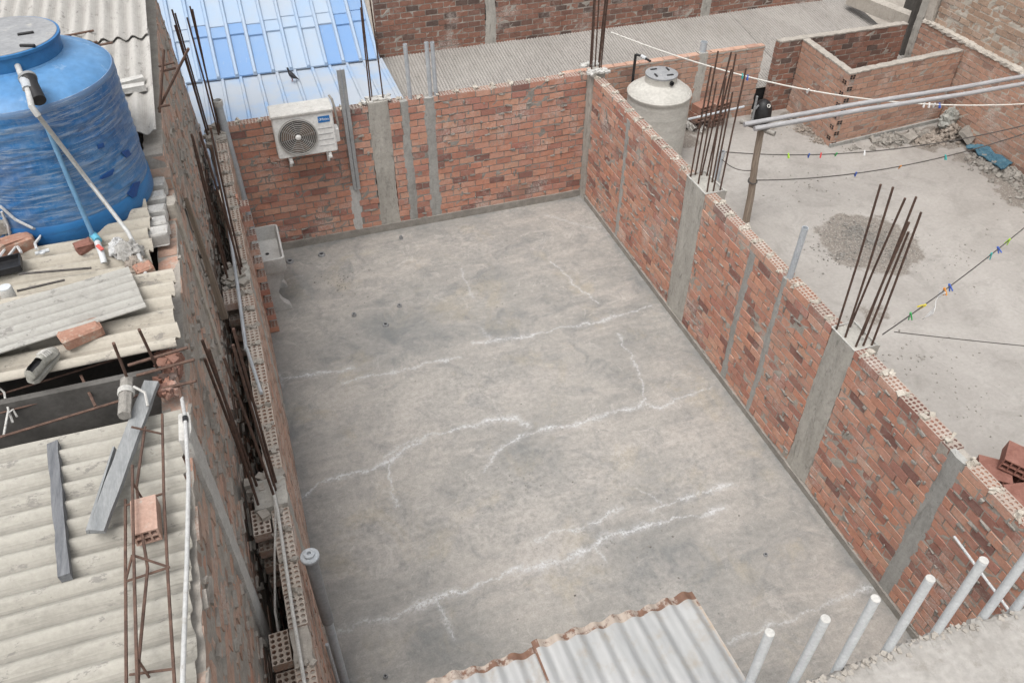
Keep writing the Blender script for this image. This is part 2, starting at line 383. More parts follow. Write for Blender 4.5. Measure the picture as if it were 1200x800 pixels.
def terrace_mat():
    t = NT('terrace_screed'); r, g, b = t.attr('marks')
    a = t.noise(.6, 9, .66, .7); d = t.noise(2.2, 10, .72, 1.0); f = t.noise(20, 8, .72)
    scr = t.noise(5, 8, .7, .2, vec=t.mapv((.35,7,1)))
    col = t.mix(t.ramp(a, [(.33, 0.), (.67, 1.)]), (.275,.258,.238), (.365,.345,.322))
    col = t.mix(t.ramp(d, [(.50, 0.), (.70, .7)]), col, (.22,.207,.19))
    col = t.mix(t.ramp(scr, [(.54, 0.), (.68, .55)]), col, (.30,.28,.26))
    col = t.mix(.4, col, t.ramp(f, [(.28, .7), (.72, 1.22)]), 'MULTIPLY')
    dm = t.math('ADD', r, t.math('MULTIPLY', t.math('SUBTRACT', t.noise(4, 9, .75), .5), 1.1))
    peb = t.n('ShaderNodeTexVoronoi'); peb.inputs['Scale'].default_value = 34; t.l(t.tc, peb.inputs['Vector'])
    grit = t.mix(t.ramp(peb.outputs['Distance'], [(.1, 0.), (.5, 1.)]), (.30,.275,.25), (.17,.15,.13))
    col = t.mix(t.ramp(dm, [(.46, 0.), (.60, .9)]), col, grit)
    t.bump(t.math('ADD', f, t.math('MULTIPLY', scr, .8)), .35, .01)
    return t.fin(col, .9)

# ---------------------------------------------------------------- marked sheets (floor and terrace)
def marked_sheet(name, mat, x0, x1, y0, y1, step, marks, zbase=-3.2):
    nx = int((x1-x0)/step)+1; ny = int((y1-y0)/step)+1
    X = np.linspace(x0, x1, nx); Y = np.linspace(y0, y1, ny); GX, GY = np.meshgrid(X, Y)
    und = .003*np.sin(GX*1.9+1)*np.sin(GY*1.3)
    V = np.stack([GX, GY, und*0], -1).reshape(-1, 3)
    idx = np.arange(nx*ny).reshape(ny, nx)
    F = np.stack([idx[:-1,:-1], idx[:-1,1:], idx[1:,1:], idx[1:,:-1]], -1).reshape(-1, 4)
    # sides of the building below
    b = len(V); V = np.vstack([V, [(x0,y0,zbase),(x1,y0,zbase),(x1,y1,zbase),(x0,y1,zbase)]])
    c = [idx[0,0], idx[0,-1], idx[-1,-1], idx[-1,0]]
    F = np.vstack([F, [(b+i, b+(i+1) % 4, c[(i+1) % 4], c[i]) for i in range(4)]])
    me = bpy.data.meshes.new(name); me.vertices.add(len(V)); me.vertices.foreach_set('co', V.astype(np.float32).ravel())
    me.loops.add(F.size); me.loops.foreach_set('vertex_index', F.astype(np.int32).ravel())
    me.polygons.add(len(F)); me.polygons.foreach_set('loop_start', np.arange(0, F.size, 4, dtype=np.int32)); me.update(calc_edges=True)
    W = np.zeros((len(V), 4), np.float32); W[:, 3] = 1
    W[:nx*ny, :3] = marks(GX.ravel(), GY.ravel())
    ca = me.color_attributes.new('marks', 'FLOAT_COLOR', 'POINT'); ca.data.foreach_set('color', W.ravel())
    me.materials.append(mat); o = bpy.data.objects.new(name, me); COL.objects.link(o); return structure(o)
def wob(X, Y, f, s): return np.sin(X*f+s)*np.cos(Y*f*1.13+s*2)+.5*np.sin(X*f*2.3+Y*f*1.7+s*3)+.35*np.cos(X*f*4.1-Y*f*3.7+s)
def seg_dist(X, Y, pts):
    D = np.full(X.shape, 9., np.float32); T = np.zeros(X.shape, np.float32)
    for (a, b) in zip(pts[:-1], pts[1:]):
        d = np.array([b.x-a.x, b.y-a.y]); L = d@d+1e-9
        t = np.clip(((X-a.x)*d[0]+(Y-a.y)*d[1])/L, 0, 1)
        dd = np.hypot(X-a.x-t*d[0], Y-a.y-t*d[1]); D = np.minimum(D, dd)
    return D
CRACK_W = .82
CRACKS = [
 (.030,.9,[(332,443),(350,440),(380,437),(412,432)]), (.022,.75,[(402,448),(440,440),(480,431),(510,424),(540,418)]),
 (.024,.8,[(556,402),(590,398),(620,393),(660,384),(700,377),(740,366),(762,357)]),
 (.030,.95,[(355,583),(372,568),(395,558),(440,548),(455,541),(470,530),(500,512),(540,500),(580,493),(605,490),(616,498)]),
 (.018,.8,[(453,540),(457,560),(461,575),(466,592)]), (.018,.6,[(450,535),(468,523),(488,515)]),
 (.024,.7,[(570,552),(578,533),(600,515),(640,503)]), (.030,.95,[(600,515),(640,503),(690,492),(720,484),(750,475),(757,467)]),
 (.016,.7,[(757,467),(750,445),(741,415),(722,392)]), (.020,.75,[(757,472),(775,478),(800,466),(822,457),(834,451)]),
 (.018,.7,[(645,306),(665,323),(680,340),(702,356)]), (.03,.45,[(640,252),(665,259),(698,268)]),
 (.030,.8,[(626,634),(650,624),(684,618)]), (.028,.75,[(697,614),(705,605),(728,597)]),
 (.030,.8,[(762,598),(790,588),(830,575),(857,567)]), (.02,.5,[(745,573),(765,580),(775,590)]),
 (.035,.6,[(398,741),(430,727),(460,722),(490,710)]), (.034,1.,[(490,710),(515,700),(545,690),(590,673),(640,660),(680,648),(695,642)]),
 (.030,.95,[(695,642),(705,632),(730,622),(760,615),(790,610),(830,600),(850,593)]),
 (.020,.75,[(695,642),(702,650),(710,659)]), (.024,.7,[(510,702),(522,722),(533,747)]),
 (.020,.7,[(853,753),(880,742),(920,728),(950,715),(1000,695),(1022,688)]), (.016,.55,[(541,315),(547,330),(553,348)]), (.03,.4,[(563,384),(575,400)]),
 (.03,.7,[(326,438),(331,452)]), (.025,.4,[(330,330),(352,322)]),
]
STAINS = [(475,388,.55,.8),(440,380,.3,.6),(590,385,.25,.5),(598,365,.2,.45),(575,325,.22,.5),(583,315,.12,.6),(800,655,.45,.55),(820,690,.35,.4),(620,530,.3,.4),(640,560,.25,.3),
          (360,320,.3,.35),(345,345,.35,.35),(430,740,.3,.35),(500,740,.4,.35),(770,555,.22,.4),(690,430,.5,.25),(900,640,.35,.35),(380,520,.4,.3),(600,370,.5,.3),(500,650,.5,.25),(340,600,.4,.3)]
LIGHTS = [(600,600,.5,.6),(690,560,.45,.5),(560,460,.5,.5),(700,260,.35,.6),(560,290,.25,.5),(545,275,.2,.6),(520,470,.5,.4),(460,620,.4,.45),(810,540,.5,.4),(640,650,.4,.5),(780,700,.4,.4),(600,240,.3,.4),(380,310,.12,.8)]
def floor_marks(X, Y):
    wx = X+.018*wob(X, Y, 7, 1)+.010*wob(X, Y, 19, 4)+.005*wob(X, Y, 47, 2); wy = Y+.018*wob(X, Y, 7.7, 3)+.010*wob(X, Y, 21, 6)+.005*wob(X, Y, 51, 5)
    c = np.zeros(X.shape, np.float32)
    for w, st, px in CRACKS:
        D = seg_dist(wx, wy, [at(a, b, z=0) for a, b in px])
        ww = CRACK_W*w*(1+.6*wob(X, Y, 5, w*900))
        c = np.maximum(c, st*(.65*np.exp(-(D/np.maximum(ww*.40, .006))**2)+.55*np.exp(-(D/np.maximum(ww*1.35, .012))**2)))
    s = np.zeros(X.shape, np.float32); l = s.copy()
    for L, A in ((STAINS, s), (LIGHTS, l)):
        for px, py, r, st in L:
            q = at(px, py, z=0); e = np.hypot((wx-q.x)/1.3, wy-q.y)+.12*r*wob(X, Y, 6, px)
            np.maximum(A, st*np.exp(-(e/r)**2), out=A)
    # contact shade painted into the floor along the foot of the walls
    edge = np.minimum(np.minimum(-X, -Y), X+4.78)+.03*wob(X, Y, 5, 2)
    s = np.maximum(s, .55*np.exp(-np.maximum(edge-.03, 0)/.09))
    return np.stack([np.clip(c, 0, 1), s, l], -1)
marked_sheet('floor', floor_mat(), -4.93, .06, -9.2, .06, .0125, floor_marks)
GRAV = [(1020,285,.62,1.),(1000,270,.4,1.),(985,150,.22,.8),(950,150,.30,.9),(935,140,.3,.9),(1040,168,.22,.75),(1080,165,.3,.9),(1110,160,.35,1.),(1140,165,.3,1.),(1165,190,.35,1.),(1190,205,.45,1.),(1215,230,.5,1.),(800,165,.25,.8),(812,150,.22,.9),(1025,365,.25,.6),(845,225,.2,.5),(900,150,.2,.6),(1205,180,.3,1.),(1130,185,.2,.7)]
def terrace_marks(X, Y):
    wx = X+.05*wob(X, Y, 4, 1)+.02*wob(X, Y, 13, 4); wy = Y+.05*wob(X, Y, 4.4, 3)+.02*wob(X, Y, 14, 6)
    c = np.zeros(X.shape, np.float32)
    for px, py, r, st in GRAV:
        q = at(px, py, z=0); e = np.hypot(wx-q.x, wy-q.y); c = np.maximum(c, st*np.exp(-(e/(r*1.25))**4))
    z = np.zeros_like(c); return np.stack([c, z, z], -1)
marked_sheet('terrace', terrace_mat(), .10, 6.9, -9.2, 1.56, .03, terrace_marks)
g = MB(); g.add([(-300,-300,-3.3),(300,-300,-3.3),(300,300,-3.3),(-300,300,-3.3)], [(0,1,2,3)])
structure(g.build('ground', concrete_mat('street_dust', (.25,.22,.19), (.33,.30,.26), (.2,.18,.16)), loc=(0,0,-3.3)))

# ---------------------------------------------------------------- brickwork
BL, BH, PU, PV = .202, .078, .215, .095   # wall bricks; the pierced top course is longer
def holed_brick(mb, o, U, N, L, W, z0, z1, nu=6, nn=3, r=.0142, depth=.075):
    """solid brick whose top is pierced by round holes; U along, N across"""
    o = Vector(o); Z = Vector((0,0,1))
    def P(u, n, z): return o+U*u+N*n+Z*z
    b = [P(0,0,z0),P(L,0,z0),P(L,W,z0),P(0,W,z0),P(0,0,z1),P(L,0,z1),P(L,W,z1),P(0,W,z1)]
    mb.add(b, [(3,2,1,0),(0,1,5,4),(1,2,6,5),(2,3,7,6),(3,0,4,7)])
    du, dn = L/nu, W/nn
    for i in range(nu):
        for k in range(nn):
            cu, cn = (i+.5)*du, (k+.5)*dn; vs = []
            for q in range(8):
                a = q*math.pi/4; ca, sa = math.cos(a), math.sin(a)
                su = 0 if abs(ca) < .1 else math.copysign(1, ca); sn = 0 if abs(sa) < .1 else math.copysign(1, sa)
                vs.append(P(cu+su*du/2, cn+sn*dn/2, z1))
            for dz in (z1, z1-depth):
                for q in range(8):
                    a = q*math.pi/4+.2; vs.append(P(cu+r*math.cos(a), cn+r*math.sin(a), dz))
            b8 = len(mb.v); mb.v += [tuple(v) for v in vs]; keep = mb.cur
            mb.cur = (keep[0], 2.6, keep[2], 1)      # the top bed still carries pale mortar
            for q in range(8): q2 = (q+1) % 8; mb.face((b8+q, b8+q2, b8+8+q2, b8+8+q))
            mb.cur = keep
            for q in range(8): q2 = (q+1) % 8; mb.face((b8+8+q, b8+8+q2, b8+16+q2, b8+16+q))
            mb.face(range(b8+16, b8+24))
def rcol(): return (random.random(), random.random(), random.random(), 1)
def brickwork(parent, o, U, N, length, z0, z1, thick, gaps, mats, holes=False, jit=.003, skip_top=None, dark=None, rough=.004, top_mortar=True, mortar_in=.0095, u_start=lambda z: 0.):
    """running-bond wall; o = foot corner of the seen face, U along it, N into the wall; gaps = [(u0,u1)] filled by columns"""
    o = Vector(o); U = Vector(U).normalized(); N = Vector(N).normalized(); mb = MB(); tops = []
    ncr = int(round((z1-z0)/PV)); spans = []; u = 0
    cols = [q for q in gaps if len(q) == 2]; bands = [q for q in gaps if len(q) == 3]
    for a, b in sorted(cols)+[(length, length)]:
        if a-u > .02: spans.append((u, a))
        u = max(u, b)
    for k in range(ncr):
        za = z0+k*PV; zb = za+BH+random.uniform(-.002, .002); tp = holes and k == ncr-1; pu, bl = (.25, .236) if tp else (PU, BL); off = (k % 2)*pu*.5
        i = -1
        while True:
            ua = i*pu+off; i += 1
            if ua > length: break
            here = spans
            for g0, g1, gz in bands:
                if za < gz-.05: here = [q for s0, s1 in here for q in ((s0, min(s1, g0)), (max(s0, g1), s1)) if q[1]-q[0] > .01]
            for s0, s1 in here:
                a = max(ua, s0, u_start(za)); b = min(ua+bl, s1)
                if b-a < .03: continue
                top = k == ncr-1
                if skip_top and top and skip_top(.5*(a+b)): continue
                mb.cur = rcol(); d = random.uniform(-rough, rough)+rough*.5
                sag = .004*math.sin(ua*3.1+k)+random.uniform(-.002, .002)
                if top and holes:
                    holed_brick(mb, o+U*a+N*d+Vector((0,0,za+sag)), U, N, b-a, thick-2*d, 0, zb-za, nu=max(1, round((b-a)/.04)))
                else:
                    P = []
                    for zz in (za+sag, zb+sag):
                        for (uu, nn) in ((a, d), (b, d), (b, thick-d), (a, thick-d)):
                            P.append(o+U*(uu+random.uniform(-jit, jit))+N*(nn+random.uniform(-jit, jit)*.6)+Vector((0,0,zz+random.uniform(-jit, jit)*.7)))
                    mb.hexa(P)
    bo = mb.build('bricks', mats[0], parent)
    mm = MB()
    for s0, s1 in spans:   # mortar body, a gridded slab with an uneven face
        s0, s1 = s0+(.008 if s0 > 0 or True else 0), s1-.008
        nu = max(1, int((s1-s0)/.06)); nz = max(1, int((z1-z0)/.05)); top = z1-PV*.35 if holes else z1-.012
        us = [max(u_start(z0), s0)+(s1-max(u_start(z0), s0))*i/nu for i in range(nu+1)]
        for side in (0, 1):
            b = len(mm.v)
            for j in range(nz+1):
                zz = z0+(top-z0)*j/nz
                for uu in us:
                    e = mortar_in+random.uniform(-.007, .004); uq = max(uu, u_start(zz))
                    mm.v.append(tuple(o+U*uq+N*(e if side == 0 else thick-e)+Vector((0,0,zz))))
            for j in range(nz):
                for i in range(nu):
                    f = (b+j*(nu+1)+i, b+j*(nu+1)+i+1, b+(j+1)*(nu+1)+i+1, b+(j+1)*(nu+1)+i)
                    mm.face(f if side == 0 else f[::-1])
        w = (nz+1)*(nu+1); b = len(mm.v)-2*w
        for i in range(nu):
            q = nz*(nu+1)+i; mm.face((b+q, b+q+1, b+w+q+1, b+w+q))
        for j in range(nz):
            for e in (0, nu):
                q = j*(nu+1)+e; mm.face((b+q, b+q+nu+1, b+w+q+nu+1, b+w+q))
    mm.build('mortar', mats[1], parent, calc=False)
    return bo
def mortar_lumps(parent, o, U, N, length, z, thick, mat, dens=3.2, size=.03, skip=lambda u: False, name='mortar_crumbs'):
    """lumps of pale mortar left between and over the top bricks"""
    mb = MB(); o = Vector(o); U = Vector(U).normalized(); N = Vector(N).normalized(); u = 0
    nb = int(length/.25); lump_off = .125   # joints of the (odd) top course
    for i in range(nb+1):
        for q in range(int(dens)+1):
            uu = i*.25+lump_off-.007+random.gauss(0, .012)
            if skip(uu) or uu < 0 or uu > length: continue
            c = o+U*uu+N*random.uniform(.01, thick-.01)+Vector((0,0,z+random.uniform(-.02, .006)))
            s = size*random.uniform(.5, 1.25); mb.cur = rcol()
            M3 = Matrix.Rotation(random.uniform(0, 6.3), 3, Vector((random.random()-.5, random.random()-.5, random.random()+.2)))
            mb.obox(c, M3, s*random.uniform(.5, .9), s*random.uniform(.6, 1.2), s*.4, j=s*.22)
    return mb.build(name, mat, parent)
def strip(name, parent, o, U, N, u0, u1, z0, z1, mat, proud=.006, thick=.05, wave=.012, uneven=.006, lean=0.):
    """band of concrete or mortar on a wall face with ragged edges"""
    o = Vector(o); U = Vector(U).normalized(); N = Vector(N).normalized(); mb = MB()
    nz = max(4, int((z1-z0)/.045)); nu = max(2, int((u1-u0)/.06)); ph = random.uniform(0, 9); rows = []
    for j in range(nz+1):
        zz = z0+(z1-z0)*j/nz; l = lean*(j/nz-.5)
        e0 = wave*(math.sin(zz*5+ph)+.6*random.uniform(-1, 1)); e1 = wave*(math.sin(zz*4.3+ph*2)+.6*random.uniform(-1, 1))
        row = []
        for i in range(nu+1):
            t = i/nu; uu = (u0+e0)*(1-t)+(u1+e1)*t+l
            d = -proud+random.uniform(-uneven, uneven)*.5+(0.012 if i in (0, nu) else 0)
            row.append(len(mb.v)); mb.v.append(tuple(o+U*uu+N*d+Vector((0,0,zz))))
        rows.append(row)
    back = [[len(mb.v)+k for k in (0, 1)] for _ in (0,)]
    for j in range(nz):
        for i in range(nu): mb.face((rows[j][i], rows[j][i+1], rows[j+1][i+1], rows[j+1][i]))
    b = len(mb.v)
    for j in range(nz+1):
        for e in (0, nu): mb.v.append(tuple(Vector(mb.v[rows[j][e]])+N*thick))
    for j in range(nz):
        mb.face((rows[j][0], rows[j+1][0], b+2*j+2, b+2*j)); mb.face((rows[j+1][nu], rows[j][nu], b+2*j+1, b+2*j+3))
    mb.face([rows[nz][i] for i in range(nu+1)]+[b+2*nz+1, b+2*nz])
    return mb.build(name, mat, parent, smooth=True)
def rebars(parent, spots, z0, tops, r=.0095, lean=.05):
    for (x, y), zt in zip(spots, tops):
        mb = MB(); dx, dy = random.uniform(-lean, lean), random.uniform(-lean, lean)
        mb.tube([(x, y, z0-.02), (x+dx*.4, y+dy*.4, z0+(zt-z0)*.5), (x+dx, y+dy, zt)], r, 7); mb.build('rebar', m_rebar, parent, smooth=True)
def ends(o, U, L): return L

H = 1.9; TH = .13
def X_at_back(px, py): return at(px, py, y=0).x
def Y_at_right(px, py): return at(px, py, x=0).y
# ---- back wall of the courtyard (face at y = 0), u runs from x = -5
BX0 = -4.98
wb = thing('brick_wall', 'red brick wall at the far end of the courtyard carrying the air conditioner', 'wall', (-2.4, .06, 0))
ou = (BX0, 0, 0); U, N = (1,0,0), (0,1,0)
cx0, cx1 = X_at_back(438.5, 190)-BX0, X_at_back(462, 188)-BX0
m_white_plaster = concrete_mat('white_plaster', (.46,.455,.44), (.60,.595,.575), (.33,.32,.30), (2,2,.7))
BANDS = [(X_at_back(px, py)-BX0, w, zt, mt) for (px, py, w, zt, mt) in ((478,170,.115,H-.02,0),(506,160,.15,H-.02,0),(416,230,.125,.80,1))]
brickwork(wb, ou, U, N, -BX0-.02, 0, H, TH, [(cx0, cx1)]+[(u-w/2+.015, u+w/2-.015, zt) for u, w, zt, mt in BANDS], (m_brick_back, m_mortar_dark), holes=True)
mortar_lumps(wb, ou, U, N, -BX0-.1, H, TH, m_mortar_pale, 4, .024)
c = strip('concrete_column', wb, ou, U, N, cx0, cx1, 0, H+.02, m_column, .004, TH+.06, .008, .008)
rebars(c, [(BX0+cx0+.05, .04), (BX0+cx0+.09, .13), (BX0+cx1-.05, .05)], H, [3.1, 3.25, 3.3])
mb = MB()
for i in range(26):
    mb.cur = rcol(); mb.obox((BX0+random.uniform(cx0-.05, cx1+.06), random.uniform(.01,.14), H+.02+random.uniform(0,.015)), rotz(random.uniform(0,3)), random.uniform(.015,.04), random.uniform(.015,.03), .012, j=.006)
mb.build('mortar_crumbs', m_dirty_white, c)
for u, w, zt, mt in BANDS: strip('mortar_strip', wb, ou, U, N, u-w/2, u+w/2, .03, zt, (m_chase, m_white_plaster)[mt], .008, .05, .012)
strip('skirting', wb, ou, (1,0,0), (0,1,0), .1, -BX0-.03, 0, .11, m_mortar_dark, .018, .03, .006, .006)
# conduits that stick out over the wall
for (px, py, w) in ((473,52,.03),(497,50,.03),(503.5,50,.03)):
    q = at(px+.13*(105-py), 105, y=.05); t = at(px, py, y=.05)
    mb = MB(); mb.tube([(q.x, .05, H-.05), (q.x-.01, .05, t.z)], w*.9, 10, hollow=.004); mb.build('conduit_pipe', m_pvc, wb, smooth=True)
# steel channel pair
ch = thing('steel_channel', 'pair of tall grey steel channels leaning on the wall right of the air conditioner', 'steel channel', (at(414,190,y=-.03).x, -.03, .76))
x0 = at(414,190,y=-.03).x
for dx in (-.026, .024):
    mb = MB(); mb.prism([(x0+dx-.022,-.05),(x0+dx+.022,-.05),(x0+dx+.022,-.006),(x0+dx+.017,-.006),(x0+dx+.017,-.045),(x0+dx-.017,-.045),(x0+dx-.017,-.006),(x0+dx-.022,-.006)], 2, .76, 2.42)
    mb.build('channel', m_galv, ch)

# ---- right wall (face at x = 0), u runs from y = 0 towards the camera
wr = thing('brick_wall', 'long red brick wall between the courtyard and the higher grey terrace', 'wall', (.06, -4, 0))
wr['label'] = 'long red brick wall between the courtyard and the terrace with the cream tank'
ou = (0, -.02, 0); U, N = (0,-1,0), (1,0,0)
ucol = lambda px, py: -Y_at_right(px, py)-.02
A0, A1 = ucol(791,290), ucol(815,290); B0, B1 = ucol(942,478), ucol(976,478)
LEN = 9.0
gaps = [(0, .10), (A0, A1), (B0, B1)]
RB = [(ucol(px, py), w, z1_) for (px, py, w, z1_) in ((730,200,.085,H-.08), (868,350,.11,H-.10), (900,395,.085,H-.02), (1080,610,.165,H-.015))]
gaps += [(u-w/2+.015, u+w/2-.015, z1_) for u, w, z1_ in RB]
brickwork(wr, ou, U, N, LEN, 0, H, TH, gaps, (m_brick, m_mortar), holes=True)
ingap = lambda u: any(q[0]-.02 < u < q[1]+.02 for q in gaps if len(q) == 2)
mortar_lumps(wr, ou, U, N, LEN, H-.012, TH, m_mortar_pale, 8, .024, ingap)
c1 = strip('concrete_column', wr, ou, U, N, -.09, .11, 0, H+.05, m_column, .035, TH+.06, .006, .006)
rebars(c1, [(.02,.0),(.06,.12),(.14,.02),(.17,.12),(.10,.07),(.03,.08),(.18,.05)], H+.03, [3.3,3.2,3.35,3.3,3.25,3.4,3.3])
mb = MB()
for i in range(40):
    mb.cur = rcol(); mb.obox((random.uniform(-.06,.22), random.choice((-.1,.16))+random.uniform(-.05,.05), H+.055+random.uniform(0,.012)), rotz(random.uniform(0,3)), random.uniform(.02,.05), random.uniform(.015,.035), .012, j=.006)
mb.build('mortar_crumbs', m_dirty_white, c1)
for (a, b, zt, ys, tops) in ((A0, A1, H-.02, -2.85, [3.15,3.3,3.05,3.3,3.2,3.25,3.0,3.28,3.1]), (B0, B1, H-.03, -5.78, [3.3,3.2,3.35,3.25,3.15,3.22,3.0])):
    c = strip('concrete_column', wr, ou, U, N, a, b, 0, zt, m_column, .006, TH+.13, .006, .006)
    sp = [(.03,-a-.05),(.16,-a-.06),(.04,-(a+b)/2),(.2,-(a+b)/2-.02),(.05,-b+.03),(.19,-b+.0),(.12,-b+.02),(.10,-a-.03),(.21,-a-.09)]
    rebars(c, sp, zt, tops, lean=.07)
    mb = MB(); mb.tube([(.0,-a-.02,zt+.012),(.23,-a-.02,zt+.015),(.23,-b-.02,zt+.012),(.0,-b-.02,zt+.01),(.0,-a-.02,zt+.012)], .008, 6); mb.build('stirrup', m_dirty_white, c)
for u, w, z1_ in RB: strip('mortar_strip', wr, ou, U, N, u-w/2, u+w/2, .03, z1_, m_chase, .008, .05, .010)
strip('skirting', wr, ou, (0,-1,0), (1,0,0), .1, 8.9, 0, .075, m_mortar_dark, .02, .03, .006, .006)
u = ucol(900,395); q = at(938,262,x=.04)
mb = MB(); mb.tube([(.045,-u-.03,H-.08),(.045,-u-.05,q.z)], .03, 12, hollow=.004); mb.build('conduit_pipe', m_pvc, wr, smooth=True)

def face_lumps(parent, o, U, N, length, n, mat, skip=lambda u: False):
    mb = MB(); o = Vector(o); U = Vector(U); N = Vector(N)
    a = math.atan2(U.y, U.x)
    for i in range(n):
        u = random.uniform(0, length); z = random.randint(1, 19)*PV+random.gauss(-.009, .008)
        if skip(u): continue
        if random.random() < .35: z += random.uniform(0, .08); l, h = random.uniform(.006,.014), random.uniform(.015,.035)
        else: l, h = random.uniform(.01,.05), random.uniform(.005,.012)
        mb.cur = rcol(); mb.obox(o+U*u+N*random.uniform(-.004,.004)+Vector((0,0,z)), rotz(a) @ Matrix.Rotation(random.gauss(0,.12),3,'Y'), l, .009, h, j=.005)
    mb.build('mortar_crumbs', mat, parent)
face_lumps(wr, (0,-.02,0), (0,-1,0), (1,0,0), LEN, 480, m_mortar_dark, lambda u: ingap(u) or any(abs(u-b[0]) < b[1]*.5+.03 for b in RB))
face_lumps(wb, (BX0,0,0), (1,0,0), (0,1,0), -BX0-.1, 220, m_mortar_dark, lambda u: cx0-.03 < u < cx1+.03 or any(abs(u-b[0]) < .09 for b in BANDS))
# ---- left wall (seen face at x = -4.78)
LX = -4.78
wl = thing('brick_wall', 'narrow-topped red brick wall along the left side of the courtyard beside the dark gap', 'wall', (-4.85, -4, 0))
ou = (LX, 0, 0); U, N = (0,-1,0), (-1,0,0)
gl = [(0,.28),(2.92,3.2),(5.66,5.92)]
inl = lambda u: any(a-.02 < u < b+.02 for a, b in gl)
brickwork(wl, ou, U, N, 9.0, 0, H, TH, gl, (m_brick_grey, m_mortar), holes=True, skip_top=lambda u: 6.78 < u < 7.05)
mortar_lumps(wl, ou, U, N, 9.0, H-.006, TH, m_mortar, 5, .022, lambda u: inl(u) or 6.7 < u < 7.1)
for k, (a, b) in enumerate(gl):
    c = strip('concrete_column', wl, ou, U, N, a, b, 0, H-.02+.02*k, m_column, .004, .22, .006, .01)
    y0 = -(a+b)/2
    sp = [(-4.84,y0+.08),(-4.97,y0+.09),(-4.86,y0-.07),(-4.98,y0-.08),(-4.99,y0+.02),(-4.85,y0+.01)]
    rebars(c, sp, H-.05, [3.35,3.3,3.28,3.38,3.2,3.33], lean=.05)
    mb = MB()
    for i in range(34):
        mb.cur = rcol(); s = random.uniform(.015,.045)
        mb.obox((random.uniform(-5.02,-4.8), y0+random.uniform(-.2,.2), H-.02+random.uniform(-.03,.03)), rotz(random.uniform(0,3)), s, s*.8, s*.6, j=s*.25)
    mb.build('mortar_crumbs', m_mortar, c)
# stubs of brick left projecting into the gap
mb = MB()
for (y, zt, n) in ((-3.36,1.9,9),(-5.98,1.9,8),(-6.9,1.8,8),(-7.12,1.7,8)):
    for k in range(n):
        mb.cur = rcol(); z = zt-PV*(k+1)
        if k % 2 == 0 or k == 0: holed_brick(mb, (-5.04, y-.12, z), Vector((0,1,0)), Vector((1,0,0)), .22, .12, 0, BH)
mb.build('brick_stub', m_brick_grey, wl)
# toothed bricks at the far end, left ready for a cross wall
mb = MB()
for k in range(20):
    mb.cur = (random.uniform(.35,.95), random.random()*.5, random.random(), 1)
    if k % 2 == 0: holed_brick(mb, (LX-.01, -1.72, .01+k*PV), Vector((0,1,0)), Vector((1,0,0)), .12, .115, 0, BH, nu=3, nn=3)
    else: mb.box(LX-.01, LX+.012, -1.69, -1.61, .01+k*PV, .01+k*PV+BH, .002)
mb.build('toothed_bricks', m_brick, wl)
mb = MB(); mb.tube([(-4.93,-.3,1.93),(-4.9,-2.0,1.92),(-4.9,-3.3,1.93),(-4.91,-4.2,1.91)], .016, 8)
mb.tube([(-4.9,-4.2,1.93),(-4.84,-4.8,1.95)], .014, 8); tag(mb.build('conduit_pipe', m_pvc, loc=(-4.9,-2,1.9), smooth=True), 'thin grey conduit lying on top of the left wall beside the rebars', 'pipe')
mb = MB(); P = [(-4.93,-4.9,1.97),(-4.88,-5.5,1.98),(-4.855,-6.0,1.96),(-4.86,-6.8,1.95),(-4.85,-8.2,1.93)]
mb.tube(P, .012, 8); tag(mb.build('cable', m_dirty_white, loc=P[0], smooth=True), 'pale straight cable along the top of the left wall near the capped drain pipe', 'cable')
mb = MB(); P = [(-4.86,-5.6,1.99),(-4.87,-6.0,1.95),(-4.93,-6.3,1.85),(-4.99,-6.6,1.7),(-5.0,-6.75,1.55)]
mb.tube(P, .008, 7); tag(mb.build('cable', m_dirty_white, loc=P[0], smooth=True), 'loose pale cable drooping from the left wall top into the dark gap', 'cable')

# ---- neighbour's tall wall on the left, face at x = -5.1
NX = -5.1
wn = thing('brick_wall', 'tall weathered brick side wall of the left neighbour under the blue water tank', 'wall', (-5.17, -5, 0))
ou = (NX, 1.05, -.3); U, N = (0,-1,0), (-1,0,0)
brickwork(wn, ou, U, N, 5.05, 0, 4.0, .14, [], (m_brick_grey, m_mortar), jit=.006, rough=.008, mortar_in=.006, u_start=lambda z: max(0, (z-1.2)*.62))
brickwork(wn, (NX, -4.0, -.3), U, N, 7.0, 0, 3.7, .14, [], (m_brick_grey, m_mortar), jit=.006, rough=.008, mortar_in=.006)
strip('mortar_strip', wn, (NX,0,0), U, N, 6.48, 6.68, 1.2, 3.52, m_dirty_white, .03, .05, .012)
strip('mortar_strip', wn, (NX,0,0), U, N, 4.28, 4.39, 1.9, 3.5, m_mortar_pale, .024, .05, .01)
mb = MB()   # squeezed-out mortar
for i in range(900):
    y = random.uniform(-9.6, .6); z = random.randint(0, 38)*PV-.3+random.gauss(.095, .014)
    if z > 3.55 or (y > -.4 and z > 2): continue
    mb.cur = rcol(); l = random.uniform(.015,.07)
    mb.obox((NX+.004, y, z), Matrix.Rotation(random.gauss(0,.35), 3, 'X'), .010, l, random.uniform(.006,.016), j=.006)
mb.build('mortar_crumbs', m_mortar, wn)
mb = MB(); q0 = at(248,305,x=-5.06); q1 = at(262,372,x=-5.06)
mb.hexa([(-5.08,q1.y-.03,q1.z),(-5.02,q1.y-.03,q1.z),(-5.02,q1.y+.03,q1.z),(-5.08,q1.y+.03,q1.z),(-5.09,q1.y-.03,q1.z+1.25),(-5.06,q1.y-.03,q1.z+1.25),(-5.06,q1.y+.04,q1.z+1.2),(-5.09,q1.y+.04,q1.z+1.2)])
